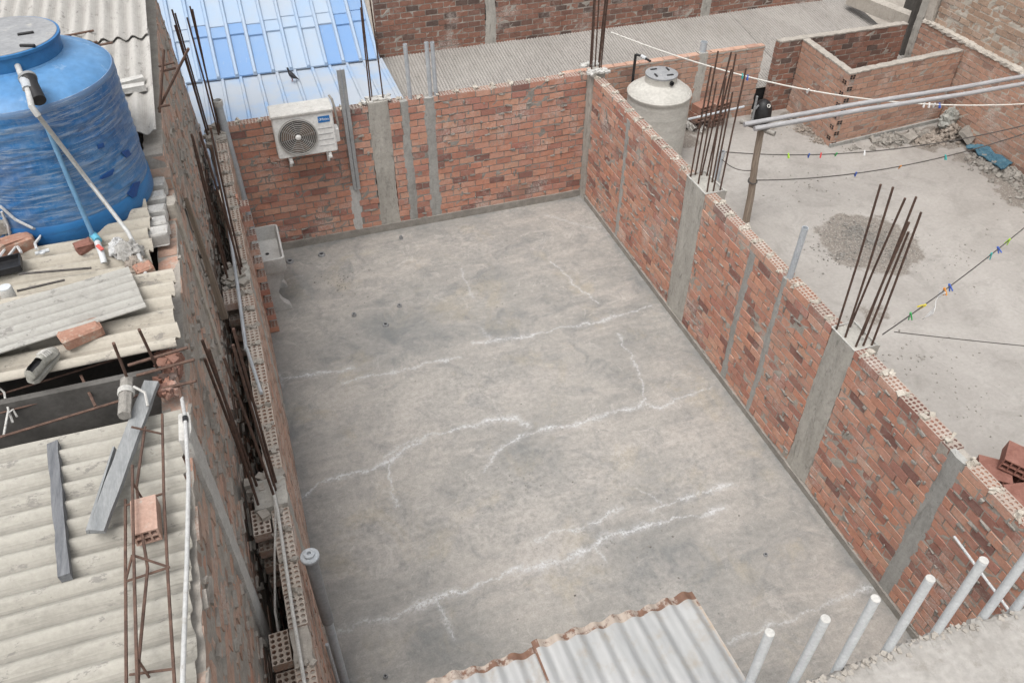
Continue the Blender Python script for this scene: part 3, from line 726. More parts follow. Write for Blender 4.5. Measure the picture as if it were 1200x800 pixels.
tag(mb.build('wood_batten', m_wood_tan, loc=(-5.05,q1.y,q1.z)), 'pale splintered wooden batten standing in the dark gap against the tall neighbour wall', 'batten')

# ---------------------------------------------------------------- air conditioner
ACY = -.36; a0 = at(325,190,y=ACY); a1 = at(395,178,y=ACY); z0, z1 = 1.535, 2.075; xa, xb = -4.235, -3.515
ac = thing('air_conditioner', 'white wall-mounted air conditioner outdoor unit with round fan grille', 'air conditioner', ((xa+xb)/2, -.2, z0))
mb = MB(); mb.obox(((xa+xb)/2, (ACY-.09)/2, (z0+z1)/2), I3, (xb-xa)/2, (-.09-ACY)/2, (z1-z0)/2, bev=.014); body = mb.build('body', m_white_paint, ac)
mb = MB(); mb.obox(((xa+xb)/2+.0, (ACY-.07)/2, z1+.010), I3, (xb-xa)/2+.010, (-.06-ACY)/2+.010, .020, bev=.009); mb.build('top_cover', m_dirty_white, ac)
FX, FZ, FR = xa+.27, (z0+z1)/2-.005, .225; MF = Matrix.Rotation(R(90), 3, 'X')
mb = MB(); mb.lathe([(FR+.008, .0), (FR+.008, .006), (.01, .006)], (FX, ACY+.002, FZ), 40, MF); mb.build('fan_recess', simple('dark_fan_well', (.06,.055,.05), (.12,.11,.10), 6, .8), ac)
mb = MB()
for i in range(9): mb.ring((FX, ACY-.016, FZ), MF, .035+i*(FR-.035)/8, .0045 if i < 8 else .009, 44, 6)
for k in range(8):
    a = k*math.pi/4+.2; mb.tube([(FX+.03*math.cos(a), ACY-.012, FZ+.03*math.sin(a)), (FX+FR*math.cos(a), ACY-.012, FZ+FR*math.sin(a))], .003, 5)
mb.build('fan_grille', simple('grille_grey', (.30,.29,.275), (.42,.41,.39), 9, .6), ac, smooth=True)
mb = MB()
for k in range(3):
    for j in range(6):
        a = k*2.094+j*.19; b = a+.2
        mb.add([(FX+r_*math.cos(t), ACY-.008-.001*j, FZ+r_*math.sin(t)) for r_, t in ((.04,a),(.2,a),(.2,b),(.04,b))]+[(FX+r_*math.cos(t), ACY-.0095-.001*j, FZ+r_*math.sin(t)) for r_, t in ((.04,a),(.2,a),(.2,b),(.04,b))], [(0,1,2,3),(4,5,6,7),(0,1,5,4),(1,2,6,5),(2,3,7,6),(3,0,4,7)])
mb.build('fan_blade', simple('fan_brown', (.13,.09,.065), (.2,.15,.11), 6, .6), ac)
mb = MB(); mb.lathe([(.034,0),(.034,.012),(.024,.02),(.008,.022)], (FX, ACY-.014, FZ), 20, MF); mb.build('fan_hub', m_white_paint, ac, smooth=True)
mb = MB()
for k in range(4): mb.box(xb-.205, xb-.03, ACY-.004, ACY+.002, z0+.10+k*.075, z0+.105+k*.075)
mb.build('panel_groove', m_grey_plastic, ac)
mb = MB(); mb.box(xb-.185, xb-.045, ACY-.0035, ACY+.002, z1-.135, z1-.055); lg = mb.build('logo_plate', flat('logo_blue', (.03,.17,.45)), ac)
def text_mesh(name, body, size, origin, M3, mat, parent, ext=.001):
    cu = bpy.data.curves.new(name, 'FONT'); cu.body = body; cu.size = size; cu.extrude = ext; cu.align_x = 'CENTER'; cu.align_y = 'CENTER'
    o = bpy.data.objects.new(name+'_tmp', cu); COL.objects.link(o); bpy.context.view_layer.update()
    me = bpy.data.meshes.new_from_object(o.evaluated_get(bpy.context.evaluated_depsgraph_get())); bpy.data.objects.remove(o)
    org = world_loc(parent); me.name = name
    me.transform(Matrix.Translation(Vector(origin)-org) @ M3.to_4x4()); me.materials.clear(); me.materials.append(mat)
    n = bpy.data.objects.new(name, me); COL.objects.link(n); n.parent = parent; return n
m_sign_white = flat('sign_white', (.78,.79,.8))
text_mesh('lettering', 'Midea', .042, (xb-.105, ACY-.0045, z1-.095), MF, m_sign_white, lg)
mb = MB(); mb.ring((xb-.165, ACY-.0045, z1-.095), MF, .011, .002, 16, 4); mb.build('emblem', m_sign_white, lg)
mb = MB(); mb.obox((xb+.025, -.2, z0+.16), I3, .03, .07, .09, bev=.01); mb.build('valve_cover', m_white_paint, ac)
for dx in (.12, .60):
    mb = MB(); mb.box(xa+dx, xa+dx+.035, ACY+.0, -.005, z0-.045, z0-.012); mb.box(xa+dx, xa+dx+.035, -.03, -.005, z0-.30, z0-.047); mb.box(xa+dx-.004, xa+dx+.039, ACY-.008, ACY+.03, z0-.075, z0-.046); mb.build('bracket', m_white_paint, ac)
mb = MB(); P = [(xb+.04,-.2,z0+.12),(xb+.07,-.12,z0+.25),(xb+.06,-.05,z0+.45),(xb+.05,-.02,z1-.02),(xb+.03,.05,z1+.0)]
mb.tube(P, .016, 8); mb.build('refrigerant_hose', m_mortar_dark, ac, smooth=True)

# ---------------------------------------------------------------- sink
sk = thing('laundry_sink', 'grey concrete laundry sink on a curved pedestal in the far left corner', 'sink', (-4.6, -1.0, 0))
sx0, sx1, sy0, sy1, zt, zb = -4.77, -4.43, -1.42, -.66, .84, .62
m_sink = simple('sink_terrazzo', (.42,.415,.40), (.53,.525,.505), 7, .6, .15, 60, spots=((.3,.29,.27), .64))
mb = MB(); w = .022; n = 0
def rrect(x0, x1, y0, y1, r, z, k=4):
    P = []
    for cx, cy, a0_ in ((x1-r, y1-r, 0), (x0+r, y1-r, 90), (x0+r, y0+r, 180), (x1-r, y0+r, 270)):
        for i in range(k+1):
            a = R(a0_+90*i/k); P.append((cx+r*math.cos(a), cy+r*math.sin(a), z))
    return P
loops = [rrect(sx0+.03, sx1-.03, sy0+.03, sy1-.03, .04, zb), rrect(sx0, sx1, sy0, sy1, .045, zb+.05), rrect(sx0, sx1, sy0, sy1, .045, zt), rrect(sx0+w, sx1-w, sy0+w, sy1-w, .035, zt+.004), rrect(sx0+w+.004, sx1-w-.004, sy0+w+.004, sy1-w-.004, .035, zt-.02), rrect(sx0+.045, sx1-.045, sy0+.05, sy1-.05, .03, zb+.045)]
n = len(loops[0]); mb.v = [q for l in loops for q in l]
for i in range(len(loops)-1):
    for k in range(n): mb.face((i*n+k, i*n+(k+1) % n, (i+1)*n+(k+1) % n, (i+1)*n+k))
mb.face(list(reversed(range(n)))); mb.face([5*n+k for k in range(n)]); mb.build('basin', m_sink, sk, smooth=True)
mb = MB(); mb.lathe([(.022,0),(.022,.006),(.012,.007)], (-4.62,-1.02,zb+.045), 14); mb.build('drain', m_black, sk)
prof = [(sx0+.01,zb+.02),(sx1-.05,zb+.02),(sx1-.055,.5),(sx1-.11,.4),(sx1-.15,.3),(sx1-.155,.2),(sx1-.12,.12),(sx1-.06,.06),(sx1-.04,0),(sx0+.01,0)]
mb = MB(); mb.prism(prof, 1, -1.32, -1.22); mb.prism(prof, 1, -.86, -.76); mb.box(sx0+.012, sx0+.06, -1.22, -.86, .0, zb); mb.build('pedestal', m_sink, sk)

# ---------------------------------------------------------------- pipes standing in the courtyard
dp = thing('drain_pipe', 'thick grey vent pipe with a round cap rising beside the near left wall', 'pipe', (-4.70,-6.42,0))
mb = MB(); mb.tube([(-4.70,-6.42,1.12),(-4.70,-6.42,1.93)], .043, 18); mb.build('upper_pipe', m_pvc_dark, dp, smooth=True)
mb = MB(); mb.tube([(-4.70,-6.42,0.0),(-4.70,-6.42,1.15)], .034, 16); mb.build('lower_pipe', m_pvc, dp, smooth=True)
mb = MB(); mb.lathe([(.058,1.915),(.063,1.925),(.063,1.945),(.056,1.952),(.036,1.953),(.036,1.972),(.028,1.976),(.014,1.976),(.014,1.95)], (-4.70,-6.42,0), 24); mb.build('cap', m_pvc, dp, smooth=True)
mb = MB(); mb.tube([(-4.745,-6.5,0),(-4.745,-6.5,.95)], .014, 8); mb.build('conduit_pipe', m_pvc, dp, smooth=True)
q = at(253,120,y=-.08); q2 = at(283,215,y=-.08)
vp = thing('drain_pipe', 'tall grey vent pipe with an open white collar in the far left corner', 'pipe', (q.x+.04,-.08,0))
mb = MB(); mb.tube([(q.x+.06,-.08,0),(q.x+.02,-.08,q.z-.02)], .045, 16); mb.build('pipe', m_pvc, vp, smooth=True)
mb = MB(); mb.lathe([(.048,-.05),(.056,-.045),(.056,.02),(.046,.022),(.046,-.03)], (q.x+.02,-.08,q.z), 18); mb.build('collar', m_dirty_white, vp, smooth=True)

# little capped pipe ends and holes in the floor
for i, (px, py, r, h, lab) in enumerate(((340,307,.045,.03,'dark capped pipe end on the floor nearest the sink'), (377,299,.045,.03,'dark capped pipe end on the floor just right of the sink, below the air conditioner'),
        (470,280,.022,.05,'small dark pipe stub on the floor near the concrete column of the far wall'), (415,370,.026,.04,'small dark pipe stub, leftmost of the trio in mid floor'),
        (452,381,.034,.025,'ring-shaped pipe end, nearest of the trio in mid floor'), (468,359,.026,.03,'small dark pipe stub, farthest of the trio in mid floor'),
        (897,650,.018,.02,'tiny dark stub alone near the front right of the courtyard floor'), (452,793,.018,.03,'dark stub on the floor at the near edge beside the corrugated eave'))):
    p_ = at(px, py, z=0); dc = thing('pipe_end', lab, 'pipe end', p_, 'capped pipe ends in the floor')
    mb = MB(); mb.lathe([(r*1.15,0),(r*1.1,h*.6),(r*.95,h),(r*.6,h),(r*.55,h*.5)], p_, 14); mb.build('rim', m_pvc_dark, dc, smooth=True)
    mb = MB(); mb.lathe([(r*.57,h*.45),(r*.5,h*.62)], p_, 12); mb.build('plug', m_black, dc)

# ---------------------------------------------------------------- corrugated sheets
def corr(name, x0, x1, y0, y1, zf, along, wave, amp, mat, parent=None, label=None, cat='roof sheet', group=None, th=.007, rag=.0, rust=False, M4=None, seg=10, smooth=True):
    """corrugated sheet with a real thickness; ridges run along `along`; zf(x,y) = height"""
    mb = MB(); a0, a1, b0, b1 = (x0, x1, y0, y1) if along == 'x' else (y0, y1, x0, x1)
    nb = max(4, int((b1-b0)/wave*seg)); na = max(3, int((a1-a0)/.12))
    if rust: na = max(na, 24)
    ph = random.uniform(0, 6); top = []; bot = []
    for i in range(na+1):
        rt, rb = [], []
        for k in range(nb+1):
            b = b0+(b1-b0)*k/nb; w = math.sin(2*math.pi*(b-b0)/wave)
            a = a0+(a1-a0)*i/na+(rag*mnoise.noise((b*9, i*.3, ph)) if i in (0, na) else 0)
            x, y = (a, b) if along == 'x' else (b, a)
            z = zf(x, y)+amp*w+.006*mnoise.noise((x*2, y*2, ph))
            v0, v1 = Vector((x, y, z)), Vector((x, y, z-th))
            if M4: v0, v1 = M4 @ v0, M4 @ v1
            rt.append(len(mb.v)); mb.v.append(tuple(v0)); rb.append(len(mb.v)); mb.v.append(tuple(v1))
        top.append(rt); bot.append(rb)
    for i in range(na):
        e = 0.
        if rust: t = (i+.5)/na; e = max(0., 1-(1-t)*(a1-a0)/.085)
        for k in range(nb):
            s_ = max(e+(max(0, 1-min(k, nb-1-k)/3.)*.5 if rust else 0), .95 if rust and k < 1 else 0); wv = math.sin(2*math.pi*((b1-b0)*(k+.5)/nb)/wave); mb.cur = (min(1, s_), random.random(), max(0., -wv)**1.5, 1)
            mb.face((top[i][k], top[i][k+1], top[i+1][k+1], top[i+1][k])); mb.face((bot[i][k+1], bot[i][k], bot[i+1][k], bot[i+1][k+1]))
        mb.face((top[i][0], top[i+1][0], bot[i+1][0], bot[i][0])); mb.face((top[i+1][nb], top[i][nb], bot[i][nb], bot[i+1][nb]))
    for k in range(nb):
        mb.face((top[0][k+1], top[0][k], bot[0][k], bot[0][k+1])); mb.face((top[na][k], top[na][k+1], bot[na][k+1], bot[na][k]))
    c = Vector((0,0,0))
    for q in mb.v: c = c+Vector(q)
    c = c/len(mb.v)
    o = mb.build(name, mat, parent, None if parent else c, smooth=smooth, calc=False)
    if label: tag(o, label, cat, group)
    return o

# zinc eave below the camera
zE = lambda x, y: 2.98+(-7.98-y)*.10
corr('roof_sheet', -4.62, -3.70, -9.0, -7.98, lambda x, y: zE(x, y)-.035, 'y', .096, .013, m_zinc, label='grey zinc corrugated sheet with rusty edge, left of the two at the near eave', group='zinc sheets of the near eave', rag=.015, rust=True, th=.003)
corr('roof_sheet', -3.73, -2.88, -9.0, -7.97, zE, 'y', .096, .013, m_zinc, label='grey zinc corrugated sheet with rusty edge, right of the two at the near eave', group='zinc sheets of the near eave', rag=.015, rust=True, th=.003)
hw = thing('house', 'house below the camera with a zinc eave and pale concrete balcony slab', 'house', (-2.5,-9.1,0))
mb = MB(); mb.box(-4.75, -.05, -9.15, -8.98, -.02, 2.82); mb.build('wall', m_mortar_pale, hw)
for x in (-4.4, -3.7, -3.0):
    mb = MB(); mb.box(x, x+.05, -8.98, -8.12, 2.80, 2.86); mb.build('rafter', m_wood, hw)
# balcony slab with a broken edge
ed = [(880,822),(915,808),(950,797),(985,785),(1010,772),(1040,760),(1072,748),(1110,735),(1150,724),(1200,712),(1260,690)]
EP = [at(a, b, z=3.75) for a, b in ed]; fine = []
for a, b in zip(EP[:-1], EP[1:]):
    for k in range(10):
        q = a.lerp(b, k/10); q.y += .012*mnoise.noise((q.x*14,0,3))+.008*mnoise.noise((q.x*45,2,3)); fine.append(q)
mb = MB(); N_ = len(fine); rows = []
offs = [(-.55, 0.), (-.25, .0), (-.06, .0), (-.02, -.004), (0, -.012), (.012, -.035), (.004, -.06), (.010, -.085), (-.01, -.12), (-.02, -.16)]
for dy, dz in offs:
    r_ = []
    for q in fine:
        k = .008 if -.05 < dy else 0.
        r_.append(len(mb.v)); mb.v.append((q.x+k*mnoise.noise((q.x*60,dz*90,1)), q.y+dy+k*2*mnoise.noise((q.x*50,dz*80,7)), 3.75+dz+k*1.6*mnoise.noise((q.x*55,dz*70+dy*50,4))))
    rows.append(r_)
for i in range(len(rows)-1):
    for k in range(N_-1): mb.face((rows[i][k], rows[i][k+1], rows[i+1][k+1], rows[i+1][k]))
b = len(mb.v); mb.v += [(fine[0].x, fine[0].y-.55, 3.59), (fine[-1].x, fine[-1].y-.55, 3.59)]
mb.face(rows[-1]+[b+1, b]); mb.face([r_[0] for r_ in rows]+[b]); mb.face([r_[-1] for r_ in rows][::-1]+[b+1]); mb.face((rows[0][0], rows[0][-1], b+1, b))
mb.build('balcony_slab', simple('slab_screed', (.30,.283,.26), (.375,.357,.335), 5, .9, .3, 60, spots=((.25,.232,.21), .56)), hw, calc=True)
mb = MB()
for i in range(260):
    q = random.choice(fine); mb.cur = rcol(); s = random.uniform(.003,.011)
    mb.obox((q.x, q.y-abs(random.gauss(0,.02)), 3.748-random.uniform(0,.02)), rotz(random.uniform(0,3)), s, s*.8, s*.6, j=s*.3)
mb.build('broken_edge', m_mortar, hw)['kind'] = 'stuff'
# pipes along the slab edge
TOPS = [((906,744),(877,812)),((979,724),(933,798)),((1041,703),(985,784)),((1104,679),(1042,764)),((1167,659),(1099,744)),((1232,636),(1155,725)),((1290,620),(1192,716))]
words = ['nearest the zinc eave, leftmost of the row','second from the zinc eave','third from the zinc eave','fourth from the zinc eave','fifth from the zinc eave, crossing the thin rod','sixth from the zinc eave','last, at the right frame corner']
for (t_, b_), wd in zip(TOPS, words):
    q = at(b_[0], b_[1], z=3.73); q.y += .012; best = min(range(20, 90), key=lambda h: abs(((Vector((q.x, q.y, 3.73+h*.01))-CAM).dot(AU))/((Vector((q.x, q.y, 3.73+h*.01))-CAM).dot(AF))*-FPX+400-t_[1]))
    mb = MB(); lx, ly = random.uniform(-.006,.006), random.uniform(-.006,.006); mb.tube([(q.x, q.y, 3.60), (q.x+lx, q.y+ly, 3.73+best*.01)], .0165, 16); po = thing('upright_pipe', 'white upright pipe on the slab edge, '+wd, 'pipe', (q.x, q.y, 3.7), 'white pipes standing along the slab edge')
    mb.build('pipe', m_pvc_white, po, smooth=True)
    mb = MB(); mb.lathe([(.0160,0),(.0158,.003),(.008,.004)], (q.x+lx, q.y+ly, 3.7305+best*.01), 16); mb.build('end_plug', m_dirty_white, po)
q0 = at(1118,628,x=-.06); q1 = at(1182,714,x=-.10)
mb = MB(); mb.tube([q0, q1+(q1-q0)*.6], .011, 8); tag(mb.build('thin_rod', m_pvc_white, loc=q0, smooth=True), 'thin white plastic rod leaning on the right brick wall behind the upright pipes', 'rod')

# ---------------------------------------------------------------- roofs behind the courtyard
# grey corrugated roof sloping towards the courtyard
zr = lambda x, y: .42+(y-1.62)*.155
gr = thing('corrugated_roof', 'wide grey-beige finely corrugated roof behind the far walls', 'roof', (2, 2.8, .4))
xs = [-2.6, -1.2, .3, 1.75, 3.2, 4.65, 6.1, 7.3]
for i, (xa_, xb_) in enumerate(zip(xs[:-1], xs[1:])):
    corr('roof_sheet', xa_, xb_+.03, .20 if xb_ < 1 else 1.63, 4.0, (lambda d: lambda x, y: zr(x, y)+d)(.006*(i % 2)), 'y', .052, .008, m_fibre_back, gr, seg=5)
# brown far wall
wf = thing('brick_wall', 'long dark brown brick wall with a concrete column rising behind the grey corrugated roof', 'wall', (2, 4.1, 0))
cpx = at(575,30,y=4.0).x; cw = .10; cp2 = at(828,5,y=4.0).x
brickwork(wf, (-2.15,4.0,-.1), (1,0,0), (0,1,0), 8.9, 0, 3.1, .13, [(cpx+2.15-cw, cpx+2.15+cw), (cp2+2.15-cw, cp2+2.15+cw)], (m_brick_brown, m_mortar))
for cc in (cpx, cp2): strip('concrete_column', wf, (0,4.0,0), (1,0,0), (0,1,0), cc-cw, cc+cw, -.1, 3.0, m_column, .006, .13, .02)
# blue roof
br = thing('blue_roof', 'pale blue ribbed sheet roof with a flat front and steep back beyond the far wall', 'roof', (-3.8, 2.5, .9))
KY = 3.45; FZ_ = .985; xr0, xr1 = -5.65, -2.27; nrib = 12; pw = (xr1-xr0)/nrib; SL = .655
kz = FZ_+.04
mbp, mbr, mbf, mbfr = MB(), MB(), MB(), MB()
rows = [0, .62, .80, 1.42, 2.1, 2.9, 3.8, 5.2]
saturated = {(0,3),(0,4),(0,5),(1,3),(1,4),(1,5),(0,2),(1,2),(0,10),(0,11),(1,10),(1,11),(2,10),(2,11),(3,11),(0,9),(4,10)}
for i in range(nrib):
    xa_, xb_ = xr0+i*pw, xr0+(i+1)*pw
    for j in range(len(rows)-1):
        ya, yb = KY+rows[j]+(.015*((i*7) % 5)-.03 if j else 0), KY+rows[j+1]+(.015*((i*7) % 5)-.03)
        lift = .006*((j) % 2); c_ = random.uniform(.75,1) if (j, i) in saturated else random.uniform(0,.45)
        mbp.cur = (c_, random.random(), 0, 1); za, zb_ = kz+(ya-KY)*SL+.008, kz+(yb-KY)*SL
        mbp.hexa([(xa_,ya,za-.02),(xb_,ya,za-.02),(xb_,yb+.02,zb_-.02),(xa_,yb+.02,zb_-.02),(xa_,ya,za+lift),(xb_,ya,za+lift),(xb_,yb+.02,zb_+lift-.004),(xa_,yb+.02,zb_+lift-.004)])
    mbf.cur = (random.uniform(0,.6), random.random(), 0, 1)
    mbf.box(xa_-.0, xb_, .16, KY+.10, FZ_-.02, FZ_)
for i in range(nrib+1):
    x = xr0+i*pw; mbr.cur = (random.uniform(.2,.5), .5, 0, 1); mbfr.cur = (random.uniform(.5,1), .5, 0, 1)
    y1_ = KY+5.2
    mbr.hexa([(x-.035,KY-.01,kz-.01),(x+.035,KY-.01,kz-.01),(x+.035,y1_,kz+5.2*SL-.01),(x-.035,y1_,kz+5.2*SL-.01),(x-.018,KY-.01,kz+.045),(x+.018,KY-.01,kz+.045),(x+.018,y1_,kz+5.2*SL+.045),(x-.018,y1_,kz+5.2*SL+.045)])
    xo = x+.05
    mbfr.hexa([(xo-.035,.17,FZ_-.01),(xo+.035,.17,FZ_-.01),(xo+.035,KY,FZ_-.01),(xo-.035,KY,FZ_-.01),(xo-.018,.17,FZ_+.035),(xo+.018,.17,FZ_+.035),(xo+.018,KY,FZ_+.035),(xo-.018,KY,FZ_+.035)])
mbp.build('steep_panels', m_blue_up, br); mbr.build('steep_ribs', m_blue_up, br); mbf.build('flat_panels', m_blue_flat, br); mbfr.build('flat_ribs', m_blue_flat, br)
mb = MB(); mb.box(xr1-.02, xr1+.03, .17, KY, FZ_-.16, FZ_+.02); mb.build('edge_trim', m_blue_flat, br)
# pigeon
q = at(345,95,z=FZ_+.03)
M2 = (rotz(R(-35)) @ Matrix.Rotation(R(34), 3, 'Y'))*.64
pg = thing('pigeon', 'dark pigeon perched on the fold of the blue roof', 'bird', q)
mb = MB()
prof = [(-.20,.006,.022),(-.14,.020,.02),(-.08,.042,.0),(-.03,.058,-.005),(.03,.060,0),(.08,.048,.012),(.11,.034,.03),(.128,.028,.052),(.148,.030,.074),(.170,.027,.084),(.184,.014,.082),(.196,.005,.076),(.212,.002,.07)]
b = 0; n = 12; c0 = q+Vector((-.02,0,.095))
for (x, r_, dz) in prof:
    for k in range(n):
        a = 2*math.pi*k/n; v = Vector((-x, r_*math.cos(a)*(1.0 if x > -.1 else 1.3), dz+r_*math.sin(a)*(1.0 if x > -.1 else .4))); mb.v.append(tuple(c0+M2@v))
for i in range(len(prof)-1):
    for k in range(n): mb.face((i*n+k, i*n+(k+1) % n, (i+1)*n+(k+1) % n, (i+1)*n+k))
mb.face(range(n)); mb.face([(len(prof)-1)*n+k for k in range(n)]); mb.build('body', m_feather, pg, smooth=True)
for s_ in (-1, 1):
    mb = MB(); mb.tube([c0+M2@Vector((0, .025*s_, -.05)), c0+Vector((.0, .02*s_, -.092)), c0+Vector((-.025, .025*s_, -.094))], .005, 6); mb.build('leg', flat('bird_leg', (.25,.08,.07)), pg)

# ---------------------------------------------------------------- terrace walls
capm = m_mortar
def low_wall(label, p0, p1, h, mat, thick=.12, side=1, cap=True):
    p0, p1 = Vector((p0[0], p0[1], 0)), Vector((p1[0], p1[1], 0)); U = (p1-p0).normalized(); N = Vector((-U.y, U.x, 0))*side
    t = thing('brick_wall', label, 'wall', (p0+p1)/2); L = (p1-p0).length
    brickwork(t, p0, U, N, L, 0, h, thick, [], (mat, m_mortar))
    if cap:
        mb = MB(); k = int(L/.06); top, bot = [], []
        for i in range(k+1):
            for nn in (-.004, thick*.5, thick+.004):
                q = p0+U*(L*i/k)+N*(nn+random.uniform(-.006,.006)); top.append(len(mb.v)); mb.v.append((q.x, q.y, h+.006+random.uniform(-.006,.006)))
        for i in range(k):
            for j in range(2): mb.face((i*3+j, i*3+j+1, i*3+j+4, i*3+j+3))
        o_ = len(mb.v)
        for i in range(k+1):
            for j in (0, 2): v = mb.v[i*3+j]; mb.v.append((v[0], v[1], v[2]-.022))
        for i in range(k):
            mb.face((i*3, i*3+3, o_+2*i+2, o_+2*i)); mb.face((i*3+2, i*3+5, o_+2*i+3, o_+2*i+1))
        mb.face((0,1,2,o_+1,o_)); mb.face((k*3,k*3+1,k*3+2,o_+2*k+1,o_+2*k)); mb.build('mortar_cap', capm, t, smooth=False)
    return t
TB = low_wall('low brick wall behind the cream water tank with a grey column and pale top', (.25,1.5), (3.80,1.5), 1.2, m_brick_terr)
q = at(821,95,y=1.48)
strip('concrete_column', TB, (0,1.5,0), (1,0,0), (0,1,0), q.x-.09, q.x+.07, 0, 1.24, m_column, .012, .12, .012)
mb = MB(); mb.tube([(q.x,1.56,1.15),(q.x,1.56,1.40)], .055, 14, hollow=.006); mb.build('pipe_sleeve', m_pvc, TB, smooth=True)
low_wall('low brick wall at the back of the small brick pen on the terrace', (4.07,1.5), (6.62,1.5), 1.24, m_brick_brown)
low_wall('left side wall of the small brick pen, nearest the timber post', (4.50,1.48), (4.42,.09), 1.24, m_brick_terr, side=1)
f_ = low_wall('front wall of the small brick pen with rubble along its foot', (4.42,.09), (6.72,.27), 1.24, m_brick_terr, side=1)
mb = MB()
for k in range(13):
    z = k*PV+.012
    for i in range(2):
        for j in range(2):
            if k % 2 == 0: x = 4.412+.028+i*.05; hx0, hx1, hy0, hy1 = x, x+.034, .075, .082
            else: y_ = .115+i*.05; hx0, hx1, hy0, hy1 = 4.409, 4.416, y_, y_+.034
            mb.box(hx0, hx1, hy0, hy1, z+j*.036, z+j*.036+.024)
mb.build('cell_shade', m_black, f_)  # black plates paint the shade inside the open brick ends
mb = MB(); mb.obox((5.57,.16,.03), rotz(math.atan2(.18,2.3)), 1.17, .02, .03); mb.build('skirting', m_chase, f_)
# right boundary wall with its ledge and taller wall above
wt = thing('brick_wall', 'tall tan brick boundary wall at the right with a rough concrete ledge', 'wall', (6.9,-1.5,0))
brickwork(wt, (6.77,1.36,0), (0,-1,0), (1,0,0), 6.0, 0, 1.3, .14, [], (m_brick_terr, m_mortar_pale))
brickwork(wt, (6.83,1.30,1.36), (0,-1,0), (1,0,0), 6.0, 0, 2.6, .14, [(0,.14)], (m_brick_tan, m_mortar_pale), jit=.005, rough=.007)
mb = MB(); n_ = 120; rows = []
for dx, dz in ((0.0,0),(-.035,.015),(-.045,.04),(-.03,.07),(.03,.085),(.12,.08)):
    r_ = []
    for i in range(n_+1):
        y = 1.34-i*.05; r_.append(len(mb.v)); mb.v.append((6.79+dx+random.uniform(-.012,.012), y, 1.29+dz+random.uniform(-.01,.01)))
    rows.append(r_)
for a, b in zip(rows[:-1], rows[1:]):
    for i in range(n_): mb.face((a[i], a[i+1], b[i+1], b[i]))
mb.build('ledge', m_ledge, wt)
strip('concrete_column', wt, (6.80,1.36,0), (0,-1,0), (1,0,0), -.02, .16, 0, 3.9, m_ledge, .02, .16, .008)
strip('concrete_column', wt, (6.81,1.52,0), (-1,0,0), (0,-1,0), -.14, .03, 0, 3.9, m_column, .02, .16, .008)
# pale gutter edge and dark neighbour beyond the pen
mb = MB(); a = at(1028,2,z=1.05); b_ = at(1082,38,z=.85); d_ = (b_-a); M_ = rotz(math.atan2(d_.y, d_.x))
mb.obox((a+b_)/2+Vector((0,0,0)), M_, d_.length/2+.6, .10, .12, j=.01); tag(mb.build('gutter_kerb', m_ledge, loc=(a+b_)/2), 'pale plastered kerb closing the right end of the grey corrugated roof', 'kerb')
sh = thing('shed', 'dark open shed beyond the right end of the grey corrugated roof', 'shed', (7.4,3.1,0))
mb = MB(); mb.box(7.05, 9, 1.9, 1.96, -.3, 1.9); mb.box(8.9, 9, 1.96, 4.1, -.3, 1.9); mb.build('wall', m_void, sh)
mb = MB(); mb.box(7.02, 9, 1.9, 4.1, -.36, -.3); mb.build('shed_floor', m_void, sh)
# black sheet added for the shade in the mouth under the roof edge
mb = MB(); mb.box(3.70, 4.2, 1.66, 1.70, .0, .37); tag(mb.build('roof_edge_shade', m_black, loc=(3.95,1.68,0)), 'black sheet as the shaded opening under the roof edge between the terrace walls', 'board')

# ---------------------------------------------------------------- cream tank
tk = thing('water_tank', 'cream plastic water tank with grey lid standing behind the right courtyard wall', 'water tank', (1.50,.72,0))
c = (1.50,.72,0); rr = .475
mb = MB(); pr = [(rr*.96,0),(rr,.03)]
for k in range(1, 7):
    z = .06+k*.155; pr += [(rr, z-.012), (rr+.0012, z), (rr, z+.012)]
pr += [(rr,1.06),(rr*1.03,1.08),(rr*1.03,1.11),(rr*.97,1.14)]
mb.lathe(pr, c, 48); mb.build('body', m_tank_cream, tk, smooth=True)
mb = MB(); mb.lathe([(rr*.97,1.135),(rr*.8,1.20),(rr*.6,1.25),(.245,1.275),(.24,1.30)], c, 48); mb.build('dome', m_tank_cream, tk, smooth=True)
mb = MB(); mb.lathe([(.24,1.27),(.24,1.37),(.235,1.375)], c, 36); mb.build('neck', m_tank_cream, tk, smooth=True)
mb = MB(); mb.lathe([(.238,1.37),(.244,1.375),(.244,1.395),(.23,1.402),(.05,1.405)], c, 36); ld = mb.build('lid', m_grey_plastic, tk, smooth=True)
for k in range(4):
    a = k*math.pi/2+.5; mb = MB(); mb.obox((c[0]+.15*math.cos(a), c[1]+.15*math.sin(a), 1.408), rotz(a+1.0), .05, .012, .008); mb.build('lid_rib', m_black, ld)
mb = MB(); mb.lathe([(.034,0),(.034,.03),(.02,.032),(.018,.01)], (c[0]+.05,c[1]-.235,1.33), 16, Matrix.Rotation(R(90),3,'X')); mb.build('outlet', m_black, tk, smooth=True)
mb = MB(); P = [at(742,80,y=1.25), at(745,64,y=1.25), at(752,66,y=1.2), at(762,72,y=1.0)]; P = [Vector(q) for q in P]; P[0].z = .1
mb.tube([P[0], P[1]], .022, 8); mb.tube([P[1], P[2], P[3]], .018, 8); fp = thing('fill_pipe', 'black fill pipe with a pale valve behind the cream tank', 'pipe', P[0]); mb.build('pipe', m_black, fp, smooth=True)
mb = MB(); mb.tube([P[2], P[2].lerp(P[3], .5)], .028, 8); mb.build('valve', m_pvc_white, fp, smooth=True)

